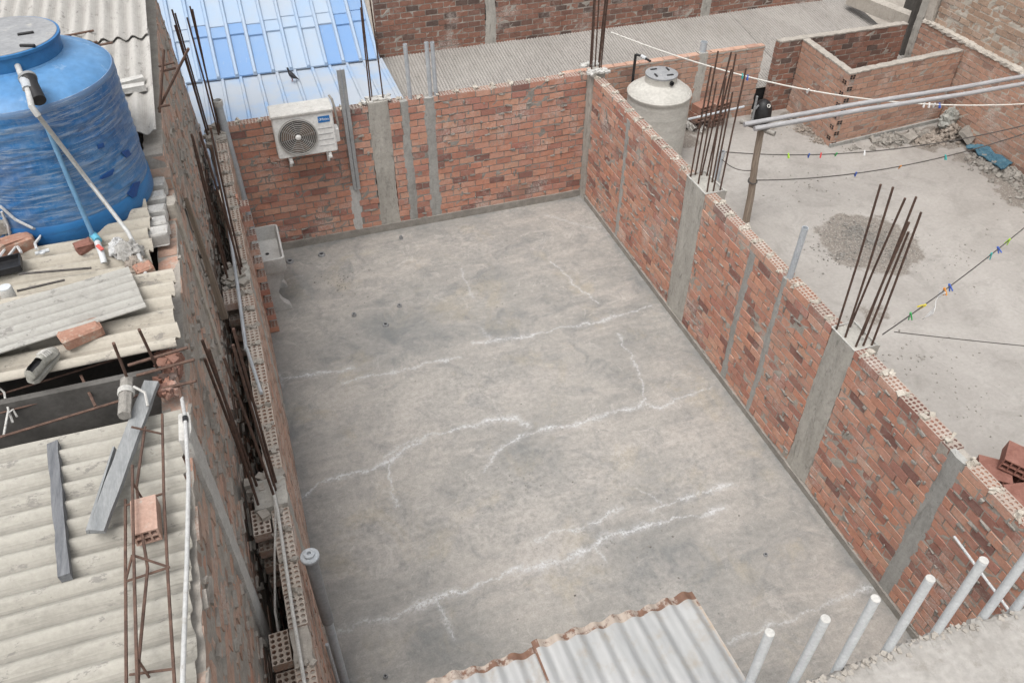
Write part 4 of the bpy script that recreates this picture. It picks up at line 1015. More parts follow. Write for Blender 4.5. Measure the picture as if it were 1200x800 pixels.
# ---------------------------------------------------------------- timber post, poles, black can
B0_, T0_ = Vector((1.98,-1.40,0)), at(892,152,y=-1.38)
ps = thing('timber_post', 'rough tan timber post standing behind the right wall under the paired poles', 'post', B0_)
mb = MB(); mb.tube([B0_, B0_.lerp(T0_,.3)+Vector((.012,0,0)), B0_.lerp(T0_,.65)-Vector((.008,0,0)), T0_], .052, 12, r1=.044); mb.build('trunk', m_wood_tan, ps, smooth=True)
mb = MB(); mid = B0_.lerp(T0_, .45)
for k in range(3): mb.ring(mid+Vector((0,0,.012*k)), Matrix.Rotation(.15*k,3,'X'), .062, .005, 20, 5)
mb.build('wire_binding', m_wire, ps)
E1, E2 = at(1215,92,z=1.62), at(1215,86,z=1.62); zz = T0_.z+.02
for k, (a, b, lab) in enumerate(((at(872,146,z=1.5), at(1230,84,z=1.66), 'grey weathered pole resting on the timber post, farther of the pair'), (at(884,151,z=1.5), at(1230,93,z=1.62), 'grey weathered pole resting on the timber post, nearer of the pair'))):
    mb = MB(); mb.tube([a, a.lerp(b,.35)+Vector((0,0,.012)), a.lerp(b,.7)-Vector((0,0,.01)), b], .034, 10, r1=.03); tag(mb.build('wooden_pole', simple('pole_grey_'+'ab'[k], (.27,.265,.27), (.42,.415,.42), 5, .85, .5, 30, stretch=(1,8,8)), loc=a, smooth=True), lab, 'pole', 'poles over the terrace')
mb = MB(); a = at(868,142,z=1.44); b = at(908,157,z=1.44); mb.tube([a, b], .035, 10); tag(mb.build('wooden_crossbar', m_wood, loc=a, smooth=True), 'short grey wooden crossbar on top of the timber post under the poles', 'crossbar')
q = at(884,139,z=0)
bc = thing('black_can', 'black plastic can with a pale round cap by the slot in the terrace wall', 'can', (q.x,1.2,0)); cx_, cy_ = q.x+.02, 1.20
mb = MB(); mb.lathe([(.09,0),(.15,.03),(.165,.12),(.15,.27),(.10,.37),(.04,.41)], (cx_,cy_,0), 20); mb.build('body', m_black, bc, smooth=True)
mb = MB(); mb.ring((cx_+.02,cy_-.115,.345), Matrix.Rotation(R(55),3,'X'), .026, .009, 16, 6); mb.build('cap', m_dirty_white, bc, smooth=True)
mb = MB(); mb.tube([(cx_-.24,cy_-.1,0),(cx_-.24,cy_-.1,.55)], .02, 8); mb.tube([(cx_-.24,cy_-.1,.3),(cx_-.12,cy_-.02,.33)], .016, 8); tag(mb.build('standpipe', m_pvc_dark, loc=(cx_-.24,cy_-.1,0), smooth=True), 'dark standpipe with side arm just left of the black can', 'pipe')
mb = MB(); a, b = at(806,140,y=1.2), at(872,125,y=1.15); mb.tube([a, b], .02, 8); tag(mb.build('water_pipe', m_pvc, loc=a, smooth=True), 'grey water pipe running low along the terrace back wall to the black can', 'pipe')

# ---------------------------------------------------------------- hollow bricks
def hollow_brick(mb, c, M3, lx, ly, lz, nx, nz, wall=.012):
    """clay block with square cells open along y"""
    c = Vector(c)
    def P(x, y, z): return c+M3@Vector((x, y, z))
    hx, hy, hz = lx/2, ly/2, lz/2
    mb.add([P(-hx,-hy,-hz),P(hx,-hy,-hz),P(hx,hy,-hz),P(-hx,hy,-hz),P(-hx,-hy,hz),P(hx,-hy,hz),P(hx,hy,hz),P(-hx,hy,hz)], [(3,2,1,0),(4,5,6,7),(1,2,6,5),(3,0,4,7)])
    cw_, ch_ = (lx-wall)/nx, (lz-wall)/nz
    for s_ in (-1, 1):
        y = s_*hy
        for i in range(nx):
            for k in range(nz):
                a0_, a1_ = -hx+wall+i*cw_, -hx+(i+1)*cw_; b0_, b1_ = -hz+wall+k*ch_, -hz+(k+1)*ch_
                o0, o1 = (-hx if i == 0 else a0_-wall/2), (hx if i == nx-1 else a1_+wall/2); e0, e1 = (-hz if k == 0 else b0_-wall/2), (hz if k == nz-1 else b1_+wall/2)
                O = [P(o0,y,e0),P(o1,y,e0),P(o1,y,e1),P(o0,y,e1)]; I_ = [P(a0_,y,b0_),P(a1_,y,b0_),P(a1_,y,b1_),P(a0_,y,b1_)]; D = [P(a0_,y*.1,b0_),P(a1_,y*.1,b0_),P(a1_,y*.1,b1_),P(a0_,y*.1,b1_)]
                mb.add(O+I_+D, [(0,1,5,4),(1,2,6,5),(2,3,7,6),(3,0,4,7),(4,5,9,8),(5,6,10,9),(6,7,11,10),(7,4,8,11),(8,9,10,11)])
# stack of dark hollow blocks behind the rebars
labs = ['left one', 'right one']
for k in range(3):
    for i in range(2):
        mb = MB(); p_ = at(832,152,z=0); mb.cur = rcol(); hollow_brick(mb, (p_.x-.16+i*.31+.02*k, p_.y+.16, .075+k*.135), rotz(.12+.05*k), .28, .22, .125, 4, 2)
        tag(mb.build('hollow_block', brick_mat('old_block', PAL_BROWN, MORTAR) if k+i == 0 else bpy.data.materials['old_block'], loc=(p_.x-.16+i*.31, p_.y+.16, k*.135)), 'old hollow clay block by the terrace back wall, '+('bottom','middle','top')[k]+' layer, '+labs[i], 'clay block', 'hollow blocks stacked beside the black can')
mb = MB(); p_ = at(811,150,z=0)
for i in range(40):
    mb.cur = rcol(); s = random.uniform(.02,.06); mb.obox((p_.x+random.gauss(0,.09), p_.y+random.gauss(0,.08), random.uniform(.01,.1)), Matrix.Rotation(random.uniform(0,3),3,Vector((random.random(),random.random(),random.random()+.1))), s, s*.7, s*.25, j=.012)
tag(mb.build('rubbish_heap', m_dirty_white, loc=p_), 'small heap of pale plastic rubbish between the cream tank and clay blocks', 'rubbish', kind='stuff')
# stack of new red blocks behind the wall at the right edge
m_clay_old = simple('dark_clay', (.07,.045,.038), (.17,.10,.08), 10, .95, .5, 60)  # darker clay colour for the blocks of the lower layers
for iz in range(2):
    for iy in range(3):
        for ix in range(3):
            mb = MB(); mb.cur = rcol(); q = Vector((1.60+ix*.315+random.uniform(-.012,.012), -6.50-iy*.31+random.uniform(-.012,.012), .072+iz*.143))
            hollow_brick(mb, q, rotz(random.uniform(-.06,.06)-.5*(iy == 0 and iz == 1)), .29, .28, .14, 4, 2)
            tag(mb.build('hollow_block', m_clay_old, loc=q-Vector((0,0,.07))), 'dark hollow clay block in the lower layers of the heap behind the right wall', 'clay block', 'dark blocks under the heap behind the right wall')
for x, y, z_, ro, ti, lb in ((1.62,-6.46,.358,-.7,0,'lying flat nearest the wall'),(1.98,-6.52,.358,-.35,0,'lying flat farther from the wall'),(1.82,-6.50,.512,-.9,6,'tilted, topmost of the heap'),(2.24,-6.62,.358,.3,0,'by the frame edge'),(1.66,-6.80,.358,-.2,0,'lying before the tilted one')):
    q = Vector((x, y, z_)); mb = MB(); mb.cur = rcol(); hollow_brick(mb, q, rotz(ro) @ Matrix.Rotation(R(ti), 3, 'Y'), .29, .28, .14, 4, 2)
    tag(mb.build('hollow_block', m_clay_red, loc=q-Vector((0,0,.07))), 'reddish clay block on the heap behind the right wall, '+lb, 'clay block', 'red clay blocks heaped behind the right wall')

# white tile leaning at the wall top
q = at(824,207,z=1.98)
mb = MB(); P = [at(a, b, y=-2.75) for a, b in ((812,214),(826,227),(838,213),(822,198))]
nrm = (P[1]-P[0]).cross(P[3]-P[0]).normalized()*.012; mb.hexa(P+[v+nrm for v in P]); tag(mb.build('tile', m_tile, loc=P[0]), 'white square tile leaning among the rebars on the right wall', 'tile')
p_ = at(838,215,z=0); mb = MB(); t_ = at(842,178,y=p_.y); mb.tube([p_, (p_.x+.02, p_.y, max(.4, t_.z))], .045, 12, hollow=.006); sp_ = tag(mb.build('pipe_stub', m_pvc, loc=p_, smooth=True), 'grey pipe stub standing on the terrace left of the timber post', 'pipe')

# ---------------------------------------------------------------- lines and pegs
def line(a, b, sag, n=28):
    a, b = Vector(a), Vector(b); return [a.lerp(b, i/n)-Vector((0,0,sag*4*(i/n)*(1-i/n))) for i in range(n+1)]
def px_of(v): d = v-CAM; z = d.dot(AF); return 600+FPX*d.dot(AR)/z
peg0 = None
def peg(P, px, col, lab):
    global peg0
    i = min(range(len(P)-1), key=lambda k: abs((px_of(P[k])+px_of(P[k+1]))/2-px)); a, b = P[i], P[i+1]
    t = (px-px_of(a))/(px_of(b)-px_of(a)); q = a.lerp(b, max(0, min(1, t)))
    pg_ = thing('clothes_peg', lab, 'clothes peg', q, 'clothes pegs on the lines')
    d = (b-a).normalized(); M_ = rotz(math.atan2(d.y, d.x)+random.uniform(-.4,.4)) @ Matrix.Rotation(random.uniform(-.7,.7), 3, 'X')
    for s_ in (-1, 1):
        mb = MB(); mb.obox(q+M_@Vector((.0,.008*s_,-.012)), M_ @ Matrix.Rotation(.14*s_,3,'X'), .010, .005, .040, bev=.002); mb.build('jaw', col, pg_)
    mb = MB(); mb.ring(q+M_@Vector((0,0,-.01)), M_ @ Matrix.Rotation(R(90),3,'Y'), .010, .003, 10, 5); mb.build('spring', m_galv, pg_)
PC = {n: flat('peg_'+n, c) for n, c in dict(green=(.05,.35,.10), lime=(.35,.6,.05), blue=(.06,.12,.42), red=(.5,.05,.05), white=(.7,.7,.7), orange=(.6,.25,.05), teal=(.05,.35,.33), yellow=(.65,.55,.08)).items()}
L1 = line(at(716,38,y=.08), at(1200,122,x=6.78), .34); L2 = line(Vector((p_.x+.02,p_.y,max(.4,t_.z)-.01)), at(1240,137,x=6.76), .26); L3 = line(B0_.lerp(T0_,.46)+Vector((.06,0,0)), at(1240,143,x=6.76), .24)
L4 = line(Vector((.19,-5.86,2.05)), at(1340,140,x=6.76), .22); L5 = line(Vector((.20,-5.95,2.15)), at(1500,425,z=.6), .05); L6 = line(Vector((p_.x+.02,p_.y,max(.4,t_.z)-.12)), B0_.lerp(T0_,.58), .08)
for P, r_, mt, lab in ((L1,.011,m_rope,'white rope strung from the corner rebars across the terrace'),(L2,.008,m_wire,'dark clothes line from the pipe stub to the tan wall, farther of two'),(L3,.008,m_wire,'dark clothes line from the timber post to the tan wall, nearer of two'),
                       (L4,.006,m_wire,'dark clothes line running up right from the near rebars'),(L5,.004,m_wire,'thin dark wire running right from the near rebars across the terrace'),(L6,.006,m_wire,'short dark wire between the pipe stub and timber post')):
    mb = MB(); mb.tube(P, r_, 6); tag(mb.build('clothes_line', mt, loc=P[0], smooth=True), lab, 'line')
for P, px, cn, lab in ((L1,870,'teal','teal clothes peg on the white rope left of the black can'),(L1,876,'blue','blue clothes peg on the white rope beside the teal one'),(L1,947,'white','white clothes peg alone on the white rope before the pen side wall'),(L1,1083,'white','white clothes peg on the white rope, left of three before the pen front'),(L1,1089,'white','white clothes peg on the white rope, middle of three before the pen front'),(L1,1095,'white','white clothes peg on the white rope, right of three before the pen front'),(L1,1101,'blue','blue clothes peg on the white rope by the rubble corner'),
    (L2,924,'lime','lime clothes peg on the farther dark line nearest the post'),(L2,948,'blue','blue clothes peg on the farther dark line between lime and red'),(L2,962,'red','red clothes peg on the farther dark line'),(L2,980,'green','green clothes peg on the farther dark line right of the red one'),(L2,1013,'white','white clothes peg on the farther dark line'),
    (L3,1003,'blue','blue clothes peg on the nearer dark line'),(L3,1055,'orange','orange clothes peg on the nearer dark line'),(L3,1108,'teal','teal clothes peg on the nearer dark line towards the blue sheet'),
    (L4,1067,'green','dark green clothes peg lowest on the line from the near rebars'),(L4,1082,'yellow','yellow clothes peg on the line from the near rebars below the rag'),(L4,1107,'orange','orange clothes peg on the line from the near rebars beside the white rag'),(L4,1113,'blue','blue clothes peg holding the white rag'),(L4,1161,'teal','teal clothes peg on the rising line above the rag'),(L4,1170,'blue','blue clothes peg on the rising line between teal and lime'),(L4,1182,'lime','lime clothes peg highest on the rising line')):
    peg(P, px, PC[cn], lab)
i = min(range(len(L4)), key=lambda k: abs(px_of(L4[k])-1113)); q = L4[i]
mb = MB(); n = 9
for k in range(n+1):
    t = k/n; w_ = .03*(1-t)+.008; o_ = Vector((-.10*t,.02*math.sin(t*7),-.34*t))
    for s_ in (-1, 1): mb.v.append(tuple(q+o_+Vector((w_*s_*.6, w_*s_*.8, 0))+Vector((0,.012*math.sin(t*9+s_),0))))
    for s_ in (-1, 1): mb.v.append(tuple(q+o_+Vector((w_*s_*.6+.004, w_*s_*.8-.004, 0))+Vector((0,.012*math.sin(t*9+s_),0))))
for k in range(n):
    a = k*4; mb.face((a,a+1,a+5,a+4)); mb.face((a+3,a+2,a+6,a+7)); mb.face((a,a+4,a+6,a+2)); mb.face((a+1,a+3,a+7,a+5))
tag(mb.build('rag', m_tile, loc=q), 'thin white rag hanging from the blue peg on the line', 'rag')

# ---------------------------------------------------------------- rubble on the terrace
m_gravel = simple('dull_gravel', (.17,.16,.145), (.31,.295,.275), 14, .95, .8, 60)
def stones(name, label, spots, mat, cat='rubble', zmax=.05):
    mb = MB()
    for px, py, rx, n, smin, smax, hh in spots:
        c = at(px, py, z=0)
        for i in range(n):
            s = random.uniform(smin, smax)*random.uniform(.5,1); d = abs(random.gauss(0,.5)); an = random.uniform(0, 6.3)
            x, y = c.x+d*rx*math.cos(an), c.y+d*rx*.8*math.sin(an)
            if x > 6.74 or (c.x > .1 and x < .16) or y > 1.45 or (c.x < .1 and not (-4.74 < x < -.03 and y < -.06)): continue
            z = max(0, hh*(1-d))*random.uniform(0,1); mb.cur = rcol()
            mb.obox((x, y, z+s*.2), Matrix.Rotation(random.uniform(0,3),3,Vector((random.random()-.5,random.random()-.5,random.random()+.1))), s, s*random.uniform(.6,.9), s*random.uniform(.35,.7), j=s*.22)
    return tag(mb.build(name, mat, loc=at(spots[0][0], spots[0][1], z=0)), label, cat, kind='stuff')
def in_pen(px, py): return False
stones('rubble', 'grey rubble and grit along the foot of the tan boundary wall', [(1165,195,.45,260,.01,.05,.05),(1190,205,.5,260,.01,.05,.04),(1150,185,.25,90,.01,.06,.05),(1215,235,.5,220,.01,.04,.03)], m_stone)
stones('rubble', 'brown earth and rubble heap in the corner below the grey sack', [(1112,160,.35,260,.015,.05,.22),(1085,165,.3,130,.015,.06,.08),(1125,155,.25,130,.01,.05,.2)], m_rubble)
stones('rubble', 'scattered chunks of grey rubble along the front of the pen', [(1050,165,.35,60,.02,.07,.04),(1035,167,.3,40,.02,.06,.03),(1075,160,.2,40,.02,.08,.05),(1000,174,.2,30,.01,.03,.02)], m_stone)
stones('rubble', 'loose earth and grit along the side wall of the pen', [(945,152,.25,120,.01,.035,.03),(960,165,.2,70,.008,.03,.03),(930,138,.2,80,.01,.035,.04),(900,150,.3,40,.008,.02,.02)], m_rubble)
stones('gravel', 'round patch of grey gravel and grit in the middle of the terrace', [(1018,282,.75,800,.004,.014,.012),(1000,270,.6,350,.004,.017,.012),(1045,300,.6,250,.004,.012,.01),(985,300,.5,120,.004,.02,.01)], m_gravel)
stones('grit', 'stray grit scattered over the open terrace floor', [(1080,420,1.6,90,.005,.016,.0),(950,220,1.2,50,.005,.016,.0),(1120,300,1.2,60,.005,.016,.0),(1140,480,.8,40,.005,.014,.0)], m_stone)
stones('grit', 'stray grit and crumbs scattered over the courtyard floor', [(560,330,1.4,110,.003,.009,0),(620,560,1.6,110,.003,.009,0),(760,640,1.0,60,.003,.010,0),(400,330,.5,60,.003,.012,0)], m_gravel)
# slab fragment, sack, blue sheet
q = at(1134,158,z=.12); mb = MB(); mb.obox(q, rotz(.5) @ Matrix.Rotation(R(38),3,'X'), .17, .12, .03, j=.02); tag(mb.build('slab_fragment', m_stone, loc=q), 'broken grey slab fragment leaning in the rubble corner by the tan wall', 'slab fragment')
q = at(1066,162,z=.05); mb = MB(); mb.obox(q, rotz(.2) @ Matrix.Rotation(R(12),3,'X'), .10, .08, .045, j=.02); tag(mb.build('rubble_chunk', m_stone, loc=q), 'large pale rubble chunk at the foot of the pen front wall', 'rubble chunk')
def crumple(name, label, cat, c, sx_, sy_, sz_, mat, seed, rot=0., amp=.35, fr=3.2, parent=None):
    mb = MB(); n, k_ = 26, 16; M_ = rotz(rot)
    for i in range(k_+1):
        th = math.pi*i/k_
        for j in range(n):
            ph = 2*math.pi*j/n; d = Vector((math.sin(th)*math.cos(ph), math.sin(th)*math.sin(ph), math.cos(th)))
            r_ = 1+amp*mnoise.noise(d*fr+Vector((seed,0,0)))+amp*.6*mnoise.noise(d*fr*2.6+Vector((0,seed,0)))-amp*.5*abs(mnoise.noise(d*fr*1.7+Vector((3,seed,1))))
            v = M_@Vector((d.x*sx_*r_, d.y*sy_*r_, max(-.9, d.z*r_)*sz_)); mb.v.append(tuple(Vector(c)+v))
    for i in range(k_):
        for j in range(n): mb.face((i*n+j, i*n+(j+1) % n, (i+1)*n+(j+1) % n, (i+1)*n+j))
    o = mb.build(name, mat, parent, None if parent else Vector(c)-Vector((0,0,sz_*.9)))
    return tag(o, label, cat) if label else o
q = at(1112,140,z=.2); crumple('sack', 'crumpled grey-green sack slumped in the corner of pen and tan wall', 'sack', q, .24, .13, .19, m_sack, 3, .4, .32, 2.4)
q = at(1160,184,z=.05)
mb = MB(); n, k_ = 16, 8; P = [at(a, b, z=.06) for a, b in ((1131,172),(1150,171),(1187,193),(1173,200))]; q = P[0]
for i in range(n+1):
    for j in range(k_+1):
        v = P[0].lerp(P[3], i/n).lerp(P[1].lerp(P[2], i/n), j/k_); v = v+Vector((.02*mnoise.noise((i*.5,j*.7,1)), .02*mnoise.noise((i*.5,j*.7,5)), .05*mnoise.noise((i*.4,j*.6,9))+.03)); mb.v.append(tuple(v))
w_ = len(mb.v); mb.v += [(a, b, c_-.012) for a, b, c_ in mb.v]
for i in range(n):
    for j in range(k_):
        f = (i*(k_+1)+j, i*(k_+1)+j+1, (i+1)*(k_+1)+j+1, (i+1)*(k_+1)+j); mb.face(f); mb.face(tuple(w_+x for x in f[::-1]))
tag(mb.build('plastic_sheet', m_tarp, loc=q), 'crumpled blue plastic sheet lying on rubble against the tan wall', 'plastic sheet')

# ---------------------------------------------------------------- left neighbour's roof
ZR = 3.5
# far roof, ridges along y
zf = lambda x, y: 3.80+(y+3.8)*.07
fr = thing('corrugated_roof', 'pale grey corrugated roof beyond the blue water tank', 'roof', (-6.5,-2,3.9))
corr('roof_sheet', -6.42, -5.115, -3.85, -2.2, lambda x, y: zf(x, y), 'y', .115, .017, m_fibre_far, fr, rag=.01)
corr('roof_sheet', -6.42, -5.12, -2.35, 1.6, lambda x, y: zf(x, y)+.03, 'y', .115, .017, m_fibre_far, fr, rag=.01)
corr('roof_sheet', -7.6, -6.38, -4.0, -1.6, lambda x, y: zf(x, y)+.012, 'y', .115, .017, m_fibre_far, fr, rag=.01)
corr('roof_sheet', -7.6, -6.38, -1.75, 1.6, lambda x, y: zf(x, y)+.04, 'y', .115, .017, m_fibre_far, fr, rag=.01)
for pq, lab in (((68,44,110,36),'rusty rod lying on the far grey roof, farthest of three beside the tank'),((100,53,114,49),'short rusty rod on the far grey roof, middle of three'),((102,56,132,50),'rusty rod on the far grey roof, nearest of three')):
    a, b = at(pq[0],pq[1],z=3.96), at(pq[2],pq[3],z=3.96); mb = MB(); mb.tube([a, b], .010, 6); tag(mb.build('rod', m_rust, loc=a), lab, 'rod', 'rusty rods on the far grey roof')
for k, (a, b, lab) in enumerate((((132,100),(168,92),'upper'),((135,107),(170,101),'lower'))):
    p0, p1 = at(*a, z=3.87), at(*b, z=3.87); d = p1-p0; mb = MB(); mb.obox((p0+p1)/2, rotz(math.atan2(d.y,d.x)), d.length/2, .035, .02, j=.004); tag(mb.build('board', m_dirty_white, loc=p0), 'short whitewashed board on the far grey roof edge, '+lab+' of two', 'board', 'boards on the far grey roof edge')
# under-structure of the neighbour house (void colour paints the shade in the roof openings)
m_fascia = simple('dusty_dark_board', (.085,.08,.074), (.135,.128,.12), 5, .9, .3)
nh = thing('house', 'neighbour house at the left under the cream corrugated roofs', 'house', (-6.5,-5,0))
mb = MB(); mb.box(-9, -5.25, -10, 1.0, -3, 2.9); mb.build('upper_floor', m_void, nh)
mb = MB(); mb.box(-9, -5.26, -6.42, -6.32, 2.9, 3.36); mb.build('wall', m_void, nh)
mb = MB(); mb.box(-9, -5.26, -3.0, -2.9, 2.9, 3.7); mb.build('wall', m_brick_solid, nh)
mb = MB(); mb.box(-9.1, -9, -10, 1.6, -3, 3.3); mb.build('wall', m_brick_solid, nh)
mb = MB(); mb.box(-9, -5.2, -6.16, -6.12, 2.9, 3.545); mb.build('fascia', m_fascia, nh)
# platform of white blocks under the tank
TX, TY = at(80,238,z=ZR).x, at(80,238,z=ZR).y
def sheet_slope(z0_, dy, y0_): return lambda x, y: z0_+(y-y0_)*dy
# middle roof
mr = thing('corrugated_roof', 'tan corrugated roof in front of the blue tank with bricks and a shoe on it', 'roof', (-6.3,-5.2,3.5))
ym0 = at(150,440,z=3.62).y
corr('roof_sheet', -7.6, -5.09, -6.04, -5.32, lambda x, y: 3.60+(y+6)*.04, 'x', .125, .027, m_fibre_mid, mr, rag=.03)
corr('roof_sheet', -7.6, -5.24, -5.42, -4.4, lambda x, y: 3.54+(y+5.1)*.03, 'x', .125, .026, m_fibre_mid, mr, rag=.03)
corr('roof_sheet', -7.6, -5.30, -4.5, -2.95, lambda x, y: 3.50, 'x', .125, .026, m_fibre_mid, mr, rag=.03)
# loose grey sheet on top
ra, rb_, la_ = at(151,313,z=3.70), at(164,361,z=3.70), at(0,358,z=3.70); dv = ra-la_
M4 = Matrix.Translation(ra) @ Matrix.Rotation(math.atan2(dv.y, dv.x), 4, 'Z'); LW = (rb_-ra).length
corr('loose_sheet', -1.7, 0.0, -LW, 0.0, lambda x, y: 0, 'x', .078, .013, m_fibre_grey, label='loose grey corrugated sheet lying askew on the tan roof', M4=M4, rag=.006)
# near roof
nr = thing('corrugated_roof', 'big cream corrugated roof in the near left corner with timbers on it', 'roof', (-6.2,-7.6,3.4))
zn = lambda x, y: 3.46+(y+6.5)*.03
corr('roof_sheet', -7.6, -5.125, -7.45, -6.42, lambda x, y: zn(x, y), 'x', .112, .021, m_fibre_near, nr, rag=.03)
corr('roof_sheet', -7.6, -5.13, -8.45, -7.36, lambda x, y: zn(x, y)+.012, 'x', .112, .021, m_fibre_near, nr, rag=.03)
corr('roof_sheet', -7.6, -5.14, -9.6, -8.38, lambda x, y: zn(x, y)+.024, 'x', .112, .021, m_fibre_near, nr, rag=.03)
# opening frame between the roofs
of = thing('roof_opening_frame', 'rusty rod frame over the dark opening between the tan and cream roofs', 'frame', (-6,-6.2,3.5))
for (a, b, r_) in (((0,484),(200,430),.005),((95,440),(112,476),.008),((0,512),(205,450),.007),((0,462),(190,404),.006)):
    p0, p1 = at(*a, z=3.50), at(*b, z=3.50); mb = MB(); mb.tube([p0, p1], r_, 6); mb.build('frame_rod', m_rust, of)
for (a, b) in (((0,455),(8,478)),((0,470),(15,495)),((10,480),(4,512)),((8,485),(20,488))):
    p0, p1 = at(*a, z=3.52), at(*b, z=3.48); mb = MB(); mb.tube([p0, p0.lerp(p1,.5)+Vector((.01,.02,.02)), p1], .006, 6); mb.build('wire_end', m_dirty_white, of)
# concrete / brick stub with rebars by the log
bs = thing('column_stub', 'broken brick and mortar column stub with bent rusty bars at the roof edge', 'column stub', at(200,445,z=3.4))
mb = MB()
for i in range(120):
    c = at(random.uniform(188,208), random.uniform(415,462), z=random.uniform(3.42,3.54)); s = random.uniform(.012,.035); mb.cur = rcol(); mb.obox(c, rotz(random.uniform(0,3)), s, s*.8, s*.6, j=s*.25)
mb.build('masonry', m_brick_brown, bs)
for (a, za, b, zb_) in (((186,435),3.5,(163,386),3.95),((155,458),3.5,(133,402),3.95),((150,428),3.62,(220,407),3.66),((160,440),3.58,(228,421),3.62),((178,458),3.52,(230,446),3.56),((205,430),3.55,(213,470),3.5)):
    p0, p1 = at(*a, z=za), at(*b, z=zb_); mb = MB(); mb.tube([p0, p1], .0085, 6); mb.build('rebar', m_rust, bs, smooth=True)
# log
q0, q1 = at(149,445,z=3.62), at(146,487,z=3.60)
lg_ = thing('log', 'short weathered round log with a white tie overhanging the cream roof', 'log', q1)
mb = MB(); n = 16; D = q1-q0; d = D.normalized(); a_ = d.orthogonal().normalized(); b2 = d.cross(a_); L_ = 10
for i in range(L_+1):
    for k in range(n):
        t = 2*math.pi*k/n; r_ = .031*(1+.07*math.sin(k*2.1)+.05*mnoise.noise((k*.9,i*.5,1))); mb.v.append(tuple(q0+D*(i/L_)+(a_*math.cos(t)+b2*math.sin(t))*r_))
for i in range(L_):
    for k in range(n): mb.face((i*n+k, i*n+(k+1) % n, (i+1)*n+(k+1) % n, (i+1)*n+k))
mb.face(range(n)); mb.face([L_*n+k for k in range(n)]); mb.build('wood', m_wood, lg_)
mb = MB(); M_ = D.to_track_quat('Z','Y').to_matrix()
for k in range(3): mb.ring(q0.lerp(q1,.3+.05*k), M_, .036, .006, 20, 5)
mb.tube([q0.lerp(q1,.32)+Vector((.04,0,.02)), q0.lerp(q1,.4)+Vector((.09,-.02,0)), q0.lerp(q1,.6)+Vector((.10,-.05,-.02))], .007, 6); mb.build('tie', m_dirty_white, lg_)
# plank, dark timber
def timber(name, label, cat, a, b, w, h, mat, z=3.50, split=False):
    p0, p1 = at(*a, z=z), at(*b, z=z-.02 if z > 3.5 else z); d = p1-p0; M_ = Matrix.Identity(3); x_ = d.normalized(); s_ = Vector((0,0,1)).cross(x_).normalized(); z_ = x_.cross(s_)
    M_ = Matrix((x_, s_, z_)).transposed(); mb = MB(); c = (p0+p1)/2; L_ = d.length
    n_ = 10
    for e in range(n_+1):
        for (sy, sz) in ((-1,-1),(1,-1),(1,1),(-1,1)):
            mb.v.append(tuple(c+M_@Vector((-L_/2+L_*e/n_+.012*random.uniform(-1,1)*(e in (0,n_)), sy*(w/2+.003*random.uniform(-1,1)), sz*(h/2+.002*random.uniform(-1,1))))))
    for e in range(n_):
        for k in range(4): mb.face((e*4+k, e*4+(k+1) % 4, e*4+4+(k+1) % 4, e*4+4+k))
    mb.face((0,1,2,3)); mb.face([n_*4+k for k in range(4)])
    if split: mb.obox(c+M_@Vector((L_*.24, -w/2-.012, 0)), M_ @ Matrix.Rotation(.05,3,'Z'), L_*.26, .006, h/2, j=.002)
    return tag(mb.build(name, mat, loc=c-Vector((0,0,h/2))), label, cat)
timber('timber', 'dark grey square timber lying across the cream corrugated roof', 'timber', (63,522), (77,676), .048, .046, m_timber_dark, 3.47)
timber('plank', 'pale grey split plank slanting down the cream corrugated roof', 'plank', (178,447), (113,623), .078, .026, m_plank, 3.56, True)
# bricks and shoe
q = at(97,396,z=3.635); d_ = at(120,385,z=3.66)-at(78,402,z=3.66)
mb = MB(); mb.obox(q+Vector((0,0,.03)), rotz(math.atan2(d_.y,d_.x)), .105, .055, .042, j=.006, bev=.012); tag(mb.build('brick', m_brick_solid, loc=q), 'chipped solid clay brick lying on the tan roof above the shoe', 'brick')
q = at(173,612,z=3.50); mb = MB(); mb.cur = rcol(); hollow_brick(mb, q+Vector((0,0,.02)), rotz(math.atan2((at(173,640,z=3.5)-at(170,585,z=3.5)).y, (at(173,640,z=3.5)-at(170,585,z=3.5)).x)+R(90)) , .11, .20, .085, 3, 2, .009)
tag(mb.build('brick', simple('pinkish_clay', (.36,.225,.175), (.46,.32,.26), 9, .92, .5, 60, spots=((.42,.37,.32), .58)), loc=q), 'pinkish six-hole brick lying under the rusty bar lattice', 'brick')
# shoe
q = at(50,430,z=3.64); hd = at(62,415,z=3.64)-at(40,443,z=3.64); ang = math.atan2(hd.y, hd.x)
so = thing('shoe', 'worn grey sneaker lying on the edge of the tan roof', 'shoe', q); M_ = (rotz(ang) @ Matrix.Rotation(R(14),3,'X'))*.86
secs = [(-.135,.018,.05,0),(-.128,.034,.088,0),(-.10,.042,.094,0),(-.06,.042,.086,0),(-.02,.040,.090,0),(.01,.042,.092,0),(.045,.047,.070,0),(.085,.050,.052,0),(.12,.042,.040,0),(.14,.026,.03,0),(.15,.010,.02,0)]
mb = MB(); n = 14
for (x, w_, h_, _) in secs:
    for k in range(n):
        t = 2*math.pi*k/n; mb.v.append(tuple(q+M_@Vector((x, w_*math.cos(t)*(1 if math.sin(t) < .3 else .85), .012+h_*.5+h_*.5*math.sin(t)))))
for i in range(len(secs)-1):
    for k in range(n):
        if 1 <= i <= 3 and k in (2, 3, 4): continue
        mb.face((i*n+k, i*n+(k+1) % n, (i+1)*n+(k+1) % n, (i+1)*n+k))
mb.face(range(n)); mb.face([(len(secs)-1)*n+k for k in range(n)]); mb.build('upper', simple('shoe_fabric', (.23,.225,.2), (.42,.41,.37), 40, .8, .4, 150), so, smooth=True)
mb = MB(); ol = [(-.13,.02),(-.11,.04),(-.05,.045),(.03,.046),(.08,.052),(.12,.046),(.148,.02)]
